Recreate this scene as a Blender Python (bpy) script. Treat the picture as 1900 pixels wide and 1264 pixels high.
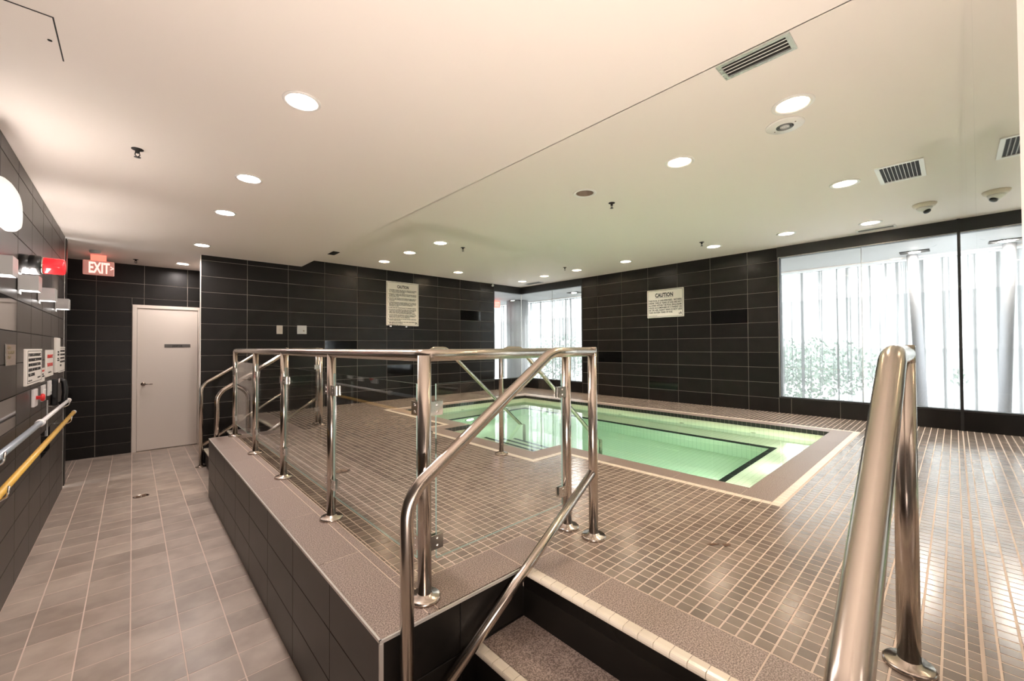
import bpy, bmesh, math, random
from mathutils import Vector, Matrix
random.seed(7)
S = bpy.context.scene
for o in list(bpy.data.objects): bpy.data.objects.remove(o)
C = S.collection
PI = math.pi

# ------------------------------------------------------------------ camera
cam_d = bpy.data.cameras.new('camera'); cam = bpy.data.objects.new('camera', cam_d); C.objects.link(cam)
cam_d.sensor_width = 36.0; cam_d.lens = 36.0*760.43/1900.0; cam_d.clip_start = 0.01; cam_d.clip_end = 200
R_ = Vector((0.73399502, -0.67913617, -0.00503748)); U_ = Vector((-0.00629176, -0.01421658, 0.99987914)); F_ = Vector((0.67912571, 0.73387461, 0.01470786))
cam.matrix_world = Matrix(((R_.x, U_.x, -F_.x, 0), (R_.y, U_.y, -F_.y, 0), (R_.z, U_.z, -F_.z, 1.066), (0, 0, 0, 1)))
S.camera = cam
# ------------------------------------------------------------------ view, world, sun, area lights
S.view_settings.view_transform = 'Standard'; S.view_settings.look = 'None'
S.view_settings.gamma = 1.0; S.view_settings.use_curve_mapping = False
S.view_settings.exposure = 2.48
S.cycles.max_bounces = 10; S.cycles.diffuse_bounces = 5; S.cycles.glossy_bounces = 5
S.cycles.transmission_bounces = 8; S.cycles.transparent_max_bounces = 16
S.cycles.sample_clamp_indirect = 6.0
S.cycles.blur_glossy = 0.5
W = bpy.data.worlds.new('world'); S.world = W; W.use_nodes = True
bg = W.node_tree.nodes['Background']; bg.inputs[0].default_value = (0.92, 0.97, 1.0, 1); bg.inputs[1].default_value = 1.35
# added fill spot low below the camera, brightens the ceiling
fl = bpy.data.lights.new('ceiling_fill', 'SPOT'); fl.energy = 60; fl.color = (1.0, 0.86, 0.78); fl.spot_size = math.radians(170); fl.spot_blend = 1.0; fl.shadow_soft_size = 0.03
fo = bpy.data.objects.new('ceiling_fill', fl); fo.location = (0.12, 0.12, 0.30); fo.rotation_euler = (PI-math.radians(34), 0, math.radians(-45)); C.objects.link(fo)
LED = 80.0        # radiance of the corridor LED lenses
WARM = 100.0       # radiance of the warm pool downlight lamps
SCONCE = 26.0
POOL = 20.0

# ------------------------------------------------------------------ helpers
ORG = {}
def org(o): return ORG.get(o.name, Vector((0, 0, 0)))
class MB:
    def __init__(s): s.v = []; s.f = []; s.sm = []
    def add(s, vs, fs, smooth=False):
        n = len(s.v); s.v += [tuple(v) for v in vs]
        for f in fs: s.f.append([i+n for i in f]); s.sm.append(smooth)
        return s
    def box(s, x0, x1, y0, y1, z0, z1):
        vs = [(x, y, z) for z in (z0, z1) for y in (y0, y1) for x in (x0, x1)]
        return s.add(vs, [(0, 2, 3, 1), (4, 5, 7, 6), (0, 1, 5, 4), (2, 6, 7, 3), (0, 4, 6, 2), (1, 3, 7, 5)])
    def cbox(s, x0, x1, y0, y1, z0, z1, c=0.004):
        # box with all edges chamfered
        bm = bmesh.new(); bmesh.ops.create_cube(bm, size=1)
        for v in bm.verts:
            v.co = Vector(((x0+x1)/2+v.co.x*(x1-x0), (y0+y1)/2+v.co.y*(y1-y0), (z0+z1)/2+v.co.z*(z1-z0)))
        bmesh.ops.bevel(bm, geom=list(bm.edges), offset=c, segments=2, affect='EDGES', profile=0.5)
        bm.verts.index_update()
        s.add([v.co.copy() for v in bm.verts], [[v.index for v in f.verts] for f in bm.faces]); bm.free(); return s
    def quad(s, a, b, c, d): return s.add([a, b, c, d], [(0, 1, 2, 3)])
    def lathe(s, loc, axis, prof, n=24, smooth=True, caps=True):
        # prof: (radius, height along axis)
        ax = Vector(axis).normalized(); t = Vector((0, 0, 1)) if abs(ax.z) < .9 else Vector((1, 0, 0))
        e1 = ax.cross(t).normalized(); e2 = ax.cross(e1).normalized(); L = Vector(loc)
        vs = []; fs = []
        for r, h in prof:
            for k in range(n):
                a = 2*PI*k/n; vs.append(L+ax*h+e1*(r*math.cos(a))+e2*(r*math.sin(a)))
        for i in range(len(prof)-1):
            for k in range(n):
                a, b = i*n+k, i*n+(k+1) % n
                fs.append((a, a+n, b+n, b))
        s.add(vs, fs, smooth)
        m = len(s.v)-len(vs)
        if not caps: return s
        if prof[0][0] > 1e-5: s.f.append([m+k for k in range(n)]); s.sm.append(False)
        if prof[-1][0] > 1e-5: s.f.append([m+(len(prof)-1)*n+k for k in range(n)][::-1]); s.sm.append(False)
        return s
    def tube(s, pts, r, bend=0.0, n=20, seg=8, caps=True):
        P = [Vector(p) for p in pts]
        path = [P[0]]
        for i in range(1, len(P)-1):
            a, b, c = P[i-1], P[i], P[i+1]
            d1 = (a-b).normalized(); d2 = (c-b).normalized()
            ang = d1.angle(d2)
            if bend <= 0 or ang > PI-.02: path.append(b); continue
            t = min(bend/math.tan(ang/2), (a-b).length*.49, (c-b).length*.49); rr = t*math.tan(ang/2)
            cen = b+(d1+d2).normalized()*(rr/math.sin(ang/2))
            p1 = b+d1*t; p2 = b+d2*t; v1 = p1-cen; v2 = p2-cen; th = v1.angle(v2)
            for k in range(seg+1):
                u = k/seg; path.append(cen+(v1*math.sin((1-u)*th)+v2*math.sin(u*th))/math.sin(th))
        path.append(P[-1])
        tan = []
        for i in range(len(path)):
            a = path[max(i-1, 0)]; b = path[min(i+1, len(path)-1)]; tan.append((b-a).normalized())
        t0 = tan[0]; ref = Vector((0, 0, 1)) if abs(t0.z) < .9 else Vector((1, 0, 0))
        e1 = t0.cross(ref).normalized(); vs = []; fs = []
        for i, p in enumerate(path):
            if i: 
                q = tan[i-1].rotation_difference(tan[i]); e1 = q @ e1
            e2 = tan[i].cross(e1)
            for k in range(n):
                a = 2*PI*k/n; vs.append(p+e1*(r*math.cos(a))+e2*(r*math.sin(a)))
        for i in range(len(path)-1):
            for k in range(n):
                a, b = i*n+k, i*n+(k+1) % n; fs.append((a, b, b+n, a+n))
        m = len(s.v); s.add(vs, fs, True)
        if caps:
            s.f.append([m+k for k in range(n)][::-1]); s.sm.append(False)
            s.f.append([m+(len(path)-1)*n+k for k in range(n)]); s.sm.append(False)
        return s
    def mesh(s, name, mat, o=Vector((0, 0, 0))):
        me = bpy.data.meshes.new(name)
        me.from_pydata([(v[0]-o.x, v[1]-o.y, v[2]-o.z) for v in s.v], [], s.f)
        me.polygons.foreach_set('use_smooth', s.sm); me.materials.append(mat); me.update(); return me
def link(name, me, parent=None, loc=None):
    o = bpy.data.objects.new(name, me); C.objects.link(o)
    if parent is not None: o.parent = parent
    if loc is not None: o.location = loc
    return o
def obj(name, mb, mat, parent=None, label=None):
    """one mesh object, world coordinates given; parented to a thing"""
    o0 = org(parent) if parent is not None else None
    if o0 is None:
        xs = [v[0] for v in mb.v]; ys = [v[1] for v in mb.v]; zs = [v[2] for v in mb.v]
        o0 = Vector(((min(xs)+max(xs))/2, (min(ys)+max(ys))/2, min(zs)))
        o = link(name, mb.mesh(name, mat, o0), None, o0); ORG[o.name] = o0
    else:
        o = link(name, mb.mesh(name, mat, o0), parent); ORG[o.name] = o0
    if label: o['label'] = label
    return o
def tag(o, label, cat, group=None, kind=None):
    o['label'] = label; o['category'] = cat
    if group: o['group'] = group
    if kind: o['kind'] = kind
    return o
def struct(o, label, cat): return tag(o, label, cat, None, 'structure')
def thing(name, loc, label, cat, group=None):
    o = bpy.data.objects.new(name, None); C.objects.link(o); o.location = loc; o.empty_display_size = .05
    ORG[o.name] = Vector(loc); tag(o, label, cat, group); return o
def copy_thing(src, loc, label=None):
    r = src.copy(); C.objects.link(r); r.location = loc; ORG[r.name] = Vector(loc)
    if label: r['label'] = label
    for ch in list(src.children):
        c = ch.copy(); C.objects.link(c); c.parent = r
        for g in list(ch.children):
            d = g.copy(); C.objects.link(d); d.parent = c
    return r

# ------------------------------------------------------------------ materials
def mat(name, col, rough=.5, metal=0., spec=.5, emit=None, estr=0., vary=0., bump=0., nscale=8., detail=4., col2=None, mixlo=.35, mixhi=.7, coat=0.):
    m = bpy.data.materials.new(name); m.use_nodes = True; nt = m.node_tree; b = nt.nodes['Principled BSDF']
    b.inputs['Base Color'].default_value = (*col, 1); b.inputs['Roughness'].default_value = rough
    b.inputs['Metallic'].default_value = metal; b.inputs['Specular IOR Level'].default_value = spec
    if coat: b.inputs['Coat Weight'].default_value = coat; b.inputs['Coat Roughness'].default_value = .05
    if emit: b.inputs['Emission Color'].default_value = (*emit, 1); b.inputs['Emission Strength'].default_value = estr
    if col2 or vary or bump:
        g = nt.nodes.new('ShaderNodeNewGeometry')
        tc = nt.nodes.new('ShaderNodeTexNoise'); tc.inputs['Scale'].default_value = nscale; tc.inputs['Detail'].default_value = detail
        nt.links.new(g.outputs['Position'], tc.inputs['Vector'])
        cur = None
        if col2:
            mr = nt.nodes.new('ShaderNodeMapRange'); mr.inputs[1].default_value = mixlo; mr.inputs[2].default_value = mixhi
            nt.links.new(tc.outputs[0], mr.inputs[0])
            mx = nt.nodes.new('ShaderNodeMix'); mx.data_type = 'RGBA'
            mx.inputs[6].default_value = (*col, 1); mx.inputs[7].default_value = (*col2, 1); nt.links.new(mr.outputs[0], mx.inputs[0]); cur = mx.outputs[2]
        if vary:
            oi = nt.nodes.new('ShaderNodeObjectInfo')
            ad = nt.nodes.new('ShaderNodeMath'); ad.operation = 'ADD'; nt.links.new(oi.outputs['Random'], ad.inputs[0]); nt.links.new(g.outputs['Random Per Island'], ad.inputs[1])
            fr = nt.nodes.new('ShaderNodeMath'); fr.operation = 'FRACT'; nt.links.new(ad.outputs[0], fr.inputs[0])
            m2 = nt.nodes.new('ShaderNodeMapRange'); m2.inputs[3].default_value = 1-vary; m2.inputs[4].default_value = 1+vary; nt.links.new(fr.outputs[0], m2.inputs[0])
            mm = nt.nodes.new('ShaderNodeMix'); mm.data_type = 'RGBA'; mm.blend_type = 'MULTIPLY'; mm.inputs[0].default_value = 1
            if cur: nt.links.new(cur, mm.inputs[6])
            else: mm.inputs[6].default_value = (*col, 1)
            nt.links.new(m2.outputs[0], mm.inputs[7]); cur = mm.outputs[2]
        if cur: nt.links.new(cur, b.inputs['Base Color'])
        if bump:
            bp = nt.nodes.new('ShaderNodeBump'); bp.inputs['Strength'].default_value = bump; bp.inputs['Distance'].default_value = .01
            nt.links.new(tc.outputs[0], bp.inputs['Height']); nt.links.new(bp.outputs[0], b.inputs['Normal'])
    return m
def glass_mat(name, tint, f0=1.0, ior=1.5, rough=0.0):
    m = bpy.data.materials.new(name); m.use_nodes = True; nt = m.node_tree
    for n in list(nt.nodes):
        if n.type != 'OUTPUT_MATERIAL': nt.nodes.remove(n)
    out = nt.nodes['Material Output']
    t = nt.nodes.new('ShaderNodeBsdfTransparent'); t.inputs[0].default_value = (*tint, 1)
    g = nt.nodes.new('ShaderNodeBsdfGlossy'); g.inputs['Roughness'].default_value = rough
    ge = nt.nodes.new('ShaderNodeNewGeometry'); dt = nt.nodes.new('ShaderNodeVectorMath'); dt.operation = 'DOT_PRODUCT'
    nt.links.new(ge.outputs['Normal'], dt.inputs[0]); nt.links.new(ge.outputs['Incoming'], dt.inputs[1])
    def mth(op, a, b=None):
        n = nt.nodes.new('ShaderNodeMath'); n.operation = op
        for i, q in enumerate((a, b)):
            if q is None: continue
            if isinstance(q, (int, float)): n.inputs[i].default_value = q
            else: nt.links.new(q, n.inputs[i])
        return n.outputs[0]
    ab = mth('ABSOLUTE', dt.outputs['Value']); pw = mth('POWER', mth('SUBTRACT', 1.0, ab), 5.0)
    ml = nt.nodes.new('ShaderNodeMath'); ml.operation = 'MULTIPLY_ADD'; ml.inputs[1].default_value = .96*f0; ml.inputs[2].default_value = .04*f0; nt.links.new(pw, ml.inputs[0])
    mx = nt.nodes.new('ShaderNodeMixShader'); nt.links.new(ml.outputs[0], mx.inputs[0]); nt.links.new(t.outputs[0], mx.inputs[1]); nt.links.new(g.outputs[0], mx.inputs[2])
    nt.links.new(mx.outputs[0], out.inputs[0]); return m
M = {}
M['wall_tile'] = mat('black satin wall tile', (.0075, .0063, .0053), .33, vary=.3, spec=.30, nscale=6, col2=(.011, .0093, .008), bump=.02)
M['wall_tile_sheen'] = mat('satin wall tile with painted sheen', (.020, .0145, .011), .36, vary=.25, spec=.55, nscale=6, col2=(.028, .021, .0165), bump=.02)  # same tile; grazing ceiling reflection put into a lighter, browner colour
M['gloss_tile'] = mat('glossy black accent tile', (.004, .004, .004), .06, spec=.6)
M['wall_grout'] = mat('grey brown wall grout', (.32, .28, .24), .8)
M['face_grout'] = mat('dark wall grout', (.02, .017, .015), .8)
M['floor_tile'] = mat('taupe floor tile', (.35, .28, .23), .34, vary=.13, nscale=5, detail=8, col2=(.49, .41, .345), bump=.03)
M['floor_grout'] = mat('pinkish floor grout', (.72, .58, .50), .8)
M['mosaic'] = mat('taupe mosaic tile', (.225, .175, .142), .19, vary=.18, spec=1.0, nscale=3, col2=(.275, .22, .18))
M['mosaic_grout'] = mat('cream mosaic grout', (.66, .54, .45), .8)
M['slab'] = mat('speckled coarse slab', (.17, .125, .105), .42, nscale=190, detail=2, col2=(.44, .345, .295), mixlo=.42, mixhi=.60, bump=.15, vary=.08)
M['cream_tile'] = mat('cream border tile', (.80, .70, .58), .30, vary=.06)
M['nosing'] = mat('cream bullnose tile', (.80, .72, .60), .22, vary=.05)
M['ceiling'] = mat('ceiling paint', (.82, .755, .70), .75, spec=.2, nscale=40, bump=.01)
M['black_paint'] = mat('black painted band', (.018, .018, .018), .45)
M['steel'] = mat('brushed stainless steel', (.56, .49, .43), .22, metal=1.0)
M['chrome'] = mat('polished chrome', (.74, .70, .66), .24, metal=1.0)
M['white_metal'] = mat('white enamel', (.80, .78, .74), .4)
M['grey_metal'] = mat('grey aluminium', (.55, .55, .54), .4, metal=.3)
M['dark'] = mat('dark void', (.012, .010, .009), .7)
M['black_plastic'] = mat('black plastic', (.012, .012, .012), .3)
M['door'] = mat('warm white door paint', (.80, .72, .64), .45)
M['edge_trim'] = mat('brushed aluminium edge', (.75, .72, .68), .35, metal=.7)
M['white_trim'] = mat('white trim', (.85, .78, .74), .4)
M['mirror'] = mat('reflective glass wall', (.86, .86, .85), .015, metal=1.0)
M['glass'] = glass_mat('railing glass', (.985, .992, .988), 1.0)
M['glass_edge'] = mat('green glass edge', (.28, .40, .36), .15)
M['window_glass'] = glass_mat('window glass', (.97, .98, .98), 1.0)
M['sign_white'] = mat('sign enamel', (.90, .85, .78), .35)
M['ink'] = mat('black ink', (.015, .014, .013), .6)
M['red_ink'] = mat('red ink', (.65, .04, .03), .6)
M['red_paint'] = mat('red plastic', (.75, .03, .03), .3)
M['led'] = mat('led lens', (.9, .9, .9), .4, emit=(1.0, .90, .86), estr=LED)
M['warm'] = mat('warm lamp', (.9, .9, .9), .4, emit=(1.0, .82, .62), estr=WARM)
M['cool'] = mat('daylight lamp', (.9, .9, .9), .4, emit=(1.0, .93, .85), estr=WARM)
M['off_lens'] = mat('unlit lamp lens', (.30, .26, .2), .3)
M['cone'] = mat('lamp reflector', (.85, .78, .68), .25)
M['off_cone'] = mat('reflector shaded as unlit', (.30, .24, .18), .35)  # same reflector, darkened in colour for the lamp that is off
M['sconce_up'] = mat('sconce upper lens', (.9, .9, .9), .4, emit=(1.0, .90, .84), estr=SCONCE)
M['sconce_down'] = mat('sconce lower lens', (.9, .9, .9), .4, emit=(1.0, .95, .92), estr=1.6)
M['pool_and_fill_lamp'] = mat('pool and fill lamp lens', (.9, .9, .9), .4, emit=(1.0, .97, .88), estr=POOL)
M['pearl'] = mat('frosted lamp cover', (.80, .77, .74), .35, emit=(1.0, .93, .9), estr=.08)
M['exit_face'] = mat('exit sign face', (.62, .50, .45), .4, emit=(.9, .25, .2), estr=.06)
M['exit_red'] = mat('lit red letters', (.9, .1, .08), .4, emit=(1.0, .30, .26), estr=.55)
M['exit_pink'] = mat('exit light strip', (.9, .5, .4), .4, emit=(1.0, .12, .08), estr=.30)
M['beacon'] = mat('lit red beacon lens', (.7, .01, .01), .15, emit=(1.0, .012, .015), estr=.5)
M['yellow'] = mat('yellow pole', (.83, .50, .10), .35)
M['white_plastic'] = mat('white plastic', (.80, .77, .76), .35)
M['blue_grey'] = mat('blue grey tube', (.45, .53, .60), .3, metal=.4)
M['beige'] = mat('beige plate', (.52, .47, .40), .4)
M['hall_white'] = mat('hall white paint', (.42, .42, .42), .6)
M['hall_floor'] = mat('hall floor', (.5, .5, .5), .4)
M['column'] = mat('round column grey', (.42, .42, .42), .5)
M['lean'] = mat('grey steel column', (.30, .30, .31), .5)
# mosaic pool tile: a fine grid of grout (pieces a few pixels wide)
def pool_mat(name, col, grout, rough=.3):
    m = mat(name, col, rough); nt = m.node_tree; b = nt.nodes['Principled BSDF']; g = nt.nodes.new('ShaderNodeNewGeometry')
    sp = nt.nodes.new('ShaderNodeSeparateXYZ'); nt.links.new(g.outputs['Position'], sp.inputs[0]); prev = None
    for k in range(3):
        dv = nt.nodes.new('ShaderNodeMath'); dv.operation = 'MULTIPLY_ADD'; dv.inputs[1].default_value = 1/.0575; dv.inputs[2].default_value = .21; nt.links.new(sp.outputs[k], dv.inputs[0])
        fr = nt.nodes.new('ShaderNodeMath'); fr.operation = 'FRACT'; nt.links.new(dv.outputs[0], fr.inputs[0])
        lt = nt.nodes.new('ShaderNodeMath'); lt.operation = 'LESS_THAN'; lt.inputs[1].default_value = .09; nt.links.new(fr.outputs[0], lt.inputs[0])
        if prev is None: prev = lt.outputs[0]
        else:
            mx = nt.nodes.new('ShaderNodeMath'); mx.operation = 'MAXIMUM'; nt.links.new(prev, mx.inputs[0]); nt.links.new(lt.outputs[0], mx.inputs[1]); prev = mx.outputs[0]
    mm = nt.nodes.new('ShaderNodeMix'); mm.data_type = 'RGBA'; mm.inputs[6].default_value = (*col, 1); mm.inputs[7].default_value = (*grout, 1)
    nt.links.new(prev, mm.inputs[0]); nt.links.new(mm.outputs[2], b.inputs['Base Color']); return m
M['pool_tile'] = pool_mat('cream pool mosaic', (.80, .80, .62), (.62, .64, .46))
M['pool_dark'] = mat('black pool edge tile', (.02, .021, .018), .3)
# water
m = bpy.data.materials.new('pool water'); m.use_nodes = True; nt = m.node_tree
for n in list(nt.nodes):
    if n.type != 'OUTPUT_MATERIAL': nt.nodes.remove(n)
g = nt.nodes.new('ShaderNodeBsdfGlass'); g.inputs['IOR'].default_value = 1.33; g.inputs['Roughness'].default_value = 0.0; g.inputs['Color'].default_value = (1, 1, 1, 1)
ab = nt.nodes.new('ShaderNodeVolumeAbsorption'); ab.inputs['Color'].default_value = (.46, .93, .85, 1); ab.inputs['Density'].default_value = .33
tn = nt.nodes.new('ShaderNodeTexNoise'); tn.inputs['Scale'].default_value = 5; gp = nt.nodes.new('ShaderNodeNewGeometry'); nt.links.new(gp.outputs['Position'], tn.inputs['Vector'])
bp = nt.nodes.new('ShaderNodeBump'); bp.inputs['Strength'].default_value = .03; bp.inputs['Distance'].default_value = .01
nt.links.new(tn.outputs[0], bp.inputs['Height']); nt.links.new(bp.outputs[0], g.inputs['Normal'])
nt.links.new(g.outputs[0], nt.nodes['Material Output'].inputs['Surface']); nt.links.new(ab.outputs[0], nt.nodes['Material Output'].inputs['Volume'])
M['water'] = m
# sheer curtain
m = bpy.data.materials.new('sheer white curtain'); m.use_nodes = True; nt = m.node_tree
for n in list(nt.nodes):
    if n.type != 'OUTPUT_MATERIAL': nt.nodes.remove(n)
t = nt.nodes.new('ShaderNodeBsdfTransparent'); d = nt.nodes.new('ShaderNodeBsdfDiffuse'); d.inputs[0].default_value = (.50, .51, .51, 1)
tl = nt.nodes.new('ShaderNodeBsdfTranslucent'); tl.inputs[0].default_value = (.12, .122, .125, 1)
m1 = nt.nodes.new('ShaderNodeMixShader'); m1.inputs[0].default_value = .6; nt.links.new(d.outputs[0], m1.inputs[1]); nt.links.new(tl.outputs[0], m1.inputs[2])
m2 = nt.nodes.new('ShaderNodeMixShader')
gp = nt.nodes.new('ShaderNodeNewGeometry'); sx = nt.nodes.new('ShaderNodeVectorMath'); sx.operation = 'MULTIPLY'; sx.inputs[1].default_value = (13, 13, .06); nt.links.new(gp.outputs['Position'], sx.inputs[0])
n1 = nt.nodes.new('ShaderNodeTexNoise'); n1.inputs['Scale'].default_value = 1.0; n1.inputs['Detail'].default_value = 3; n1.inputs['Roughness'].default_value = .7; nt.links.new(sx.outputs[0], n1.inputs['Vector'])
mr = nt.nodes.new('ShaderNodeMapRange'); mr.inputs[1].default_value = .48; mr.inputs[2].default_value = .59; mr.inputs[3].default_value = .38; mr.inputs[4].default_value = .97; nt.links.new(n1.outputs[0], mr.inputs[0]); nt.links.new(mr.outputs[0], m2.inputs[0])
nt.links.new(t.outputs[0], m2.inputs[1]); nt.links.new(m1.outputs[0], m2.inputs[2])
nt.links.new(m2.outputs[0], nt.nodes['Material Output'].inputs[0]); M['curtain'] = m

# ------------------------------------------------------------------ dimensions (metres, deck = 0)
LOW = -.686; ZU = 2.622; ZL = 2.486; YB = 7.763; XR = 7.521; XL = -.635; YM = -.05; XM = .64
XS = 2.165                      # ceiling step
ROW = .2427; Z0 = 1.195         # wall tile rows
GAP = .0065

# ------------------------------------------------------------------ tiling
TILE = {}
def tile_mesh(w, h, t, m, name, c):
    """chamfered tile, local: centre origin, face up +Z, back at -t"""
    k = (round(w*500), round(h*500), round(t*1000), m.name)
    if k in TILE: return TILE[k]
    a, b = w/2, h/2
    vs = [(-a, -b, -t), (a, -b, -t), (a, b, -t), (-a, b, -t), (-a, -b, -c), (a, -b, -c), (a, b, -c), (-a, b, -c),
          (-a+c, -b+c, 0), (a-c, -b+c, 0), (a-c, b-c, 0), (-a+c, b-c, 0)]
    fs = [(8, 9, 10, 11)]
    for i in range(4):
        j = (i+1) % 4; fs += [(i, j, j+4, i+4), (i+4, j+4, j+8, i+8)]
    mb = MB(); mb.add(vs, fs); TILE[k] = mb.mesh(name, m); return TILE[k]
def subtract(u0, u1, v0, v1, holes):
    """rectangles left of a tile after cutting rectangular holes"""
    rs = [(u0, u1, v0, v1)]
    for a0, a1, b0, b1 in holes:
        out = []
        for (p0, p1, q0, q1) in rs:
            if min(p1, a1)-max(p0, a0) <= 1e-4 or min(q1, b1)-max(q0, b0) <= 1e-4: out.append((p0, p1, q0, q1)); continue
            if a0 > p0+1e-4: out.append((p0, a0, q0, q1))
            if a1 < p1-1e-4: out.append((a1, p1, q0, q1))
            m0, m1 = max(p0, a0), min(p1, a1)
            if b0 > q0+1e-4: out.append((m0, m1, q0, b0))
            if b1 < q1-1e-4: out.append((m0, m1, b1, q1))
        rs = out
    return [r for r in rs if r[1]-r[0] > .012 and r[3]-r[2] > .012]
def lines(a, b, start, step):
    k = math.ceil((a-start)/step+1e-6); r = [a]
    while start+k*step < b-1e-4: r.append(start+k*step); k += 1
    r.append(b); return r
def tile_plane(parent, o, ud, vd, us, vs, m, holes=(), accents=(), gap=GAP, t=.010, name='tile', am=None, c=.0015):
    """one object per tile on the plane o + u*ud + v*vd, face outwards along ud x vd"""
    ud, vd = Vector(ud), Vector(vd); nn = ud.cross(vd); rot = Matrix((ud, vd, nn)).transposed().to_euler(); base = org(parent)
    for i in range(len(us)-1):
        for j in range(len(vs)-1):
          for u0, u1, v0, v1 in subtract(us[i], us[i+1], vs[j], vs[j+1], holes):
            mm = am if (am and any(u0-.01 < a < u1+.01 and v0-.01 < b < v1+.01 for a, b in accents)) else m
            me = tile_mesh(u1-u0-gap, v1-v0-gap, t, mm, name, c)
            ob = link(name, me, parent, Vector(o)+ud*((u0+u1)/2)+vd*((v0+v1)/2)-base); ob.rotation_euler = rot
            if mm is am and am: ob['label'] = 'glossy black accent tile'

# ------------------------------------------------------------------ room shell
zs_wall = lines(LOW, ZU, Z0, ROW)
# wall at the back (dark tile, CAUTION notice)
w = struct(obj('wall_back', MB().box(.760, 6.58, YB+.006, YB+.16, LOW, ZU).box(6.58, XR+.16, YB+.006, YB+.16, 2.47, ZU).box(6.58, XR+.16, YB+.006, YB+.16, -.3, .237), M['wall_grout']),
           'long black tiled back wall behind the pool', 'wall')
tile_plane(w, (0, YB, 0), (1, 0, 0), (0, 0, 1), [.754+.6*i for i in range(10)]+[6.58], [z for z in zs_wall if z < 2.5]+[ZU], M['wall_tile'],
           accents=[(2.85, 1.08), (5.85, 1.80), (4.05, .59)], am=M['gloss_tile'])
tile_plane(w, (.754, 0, 0), (0, -1, 0), (0, 0, 1), [-YB-.155, -YB], zs_wall[:-1]+[ZL], M['wall_tile'])
tile_plane(w, (0, YB, 0), (1, 0, 0), (0, 0, 1), [6.58, 7.154, XR], [-.0185, .237], M['wall_tile'])
obj('header_band', MB().box(6.58, XR, YB-.002, YB+.006, 2.47, ZU), M['black_paint'], w)
# trim on the outer corner beside the janitor door
struct(obj('trim_1', MB().box(.742, .756, YB-.006, YB+.004, LOW, ZL), M['edge_trim']), 'thin bright metal corner trim beside the white door', 'trim')
# side of that wall going back to the door
w = struct(obj('wall_return', MB().box(.955, 1.05, YB+.16, 9.58, LOW, ZL), M['wall_grout']), 'black tiled return wall hiding the door hinge side', 'wall')
# wall on the right with the window
w = struct(obj('wall_right', MB().box(XR+.006, XR+.16, 1.905, 5.77, -.3, ZU).box(XR+.006, XR+.16, -.25, 1.905, 2.47, ZU).box(XR+.006, XR+.16, -.25, 1.905, -.3, .237)
               .box(XR+.006, XR+.16, 5.77, YB+.006, 2.47, ZU).box(XR+.006, XR+.16, 5.77, YB+.006, -.3, .237), M['wall_grout']),
           'black tiled wall between the two bright windows', 'wall')
# u runs towards -Y so that the face looks to -X
ys_r = [-5.77]+[-5.339+.6*i for i in range(6)]+[-1.905]
tile_plane(w, (XR, 0, 0), (0, -1, 0), (0, 0, 1), ys_r, [-.0185]+[z for z in zs_wall if 0.1 < z < 2.5]+[ZU], M['wall_tile'],
           accents=[(-2.64, 1.56), (-5.04, .83), (-3.84, .35)], am=M['gloss_tile'])
tile_plane(w, (XR, 0, 0), (0, -1, 0), (0, 0, 1), [-YB, -7.14, -6.54, -5.77], [-.0185, .237], M['wall_tile'])
tile_plane(w, (XR, 0, 0), (0, -1, 0), (0, 0, 1), [-1.905, -1.739, -1.139, -.539, .05], [-.0185, .237], M['wall_tile'])
obj('header_band', MB().box(XR-.002, XR+.006, YM, 1.905, 2.47, ZU).box(XR-.002, XR+.006, 5.77, YB, 2.47, ZU), M['black_paint'], w)
# left wall
w = struct(obj('wall_left', MB().box(XL-.16, XL-.006, -1.6, 7.594, LOW, ZL), M['face_grout']), 'black tiled left wall carrying lamps and notices', 'wall')
zl = lines(LOW, ZL, 1.43, .2355)
tile_plane(w, (XL, 0, 0), (0, 1, 0), (0, 0, 1), lines(-1.6, 7.6, 4.75, .58), zl, M['wall_tile_sheen'], accents=[(4.45, 1.3), (4.45, .6), (6.2, .1)], am=M['gloss_tile'])
tile_plane(w, (0, 7.6, 0), (-1, 0, 0), (0, 0, 1), [.635, .795], zl, M['wall_tile'])
obj('corner_trim', MB().box(XL-.004, XL+.003, 7.592, 7.604, LOW, ZL), M['edge_trim'], w)
# wall with the janitor door
YD = 9.43
w = struct(obj('wall_end', MB().box(-3.2, .955, YD+.006, YD+.15, LOW, ZL), M['wall_grout']), 'black tiled end wall around the white door', 'wall')
tile_plane(w, (0, YD, 0), (1, 0, 0), (0, 0, 1), [-1.02-.581, -1.02, -.439, .141, .723, .955], [LOW]+[z for z in zs_wall if LOW+.05 < z < 2.4]+[ZL], M['wall_tile'], holes=[(-.012, .95, LOW, 1.81)])
struct(obj('wall_hall', MB().box(-3.2, XL, 7.75, 7.6+.3, LOW, ZL).box(-3.3, -3.2, 7.75, YD, LOW, ZL), M['wall_tile']), 'black wall of the side hall around the left corner', 'wall')
# walls behind the camera
struct(obj('wall_behind', MB().box(XL-.1, 1.2, -1.72, -1.6, LOW, ZU).box(XM+.08, XM+.2, -1.6, -.25, LOW, ZU), M['wall_tile']), 'dark wall behind the camera', 'wall')
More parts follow.
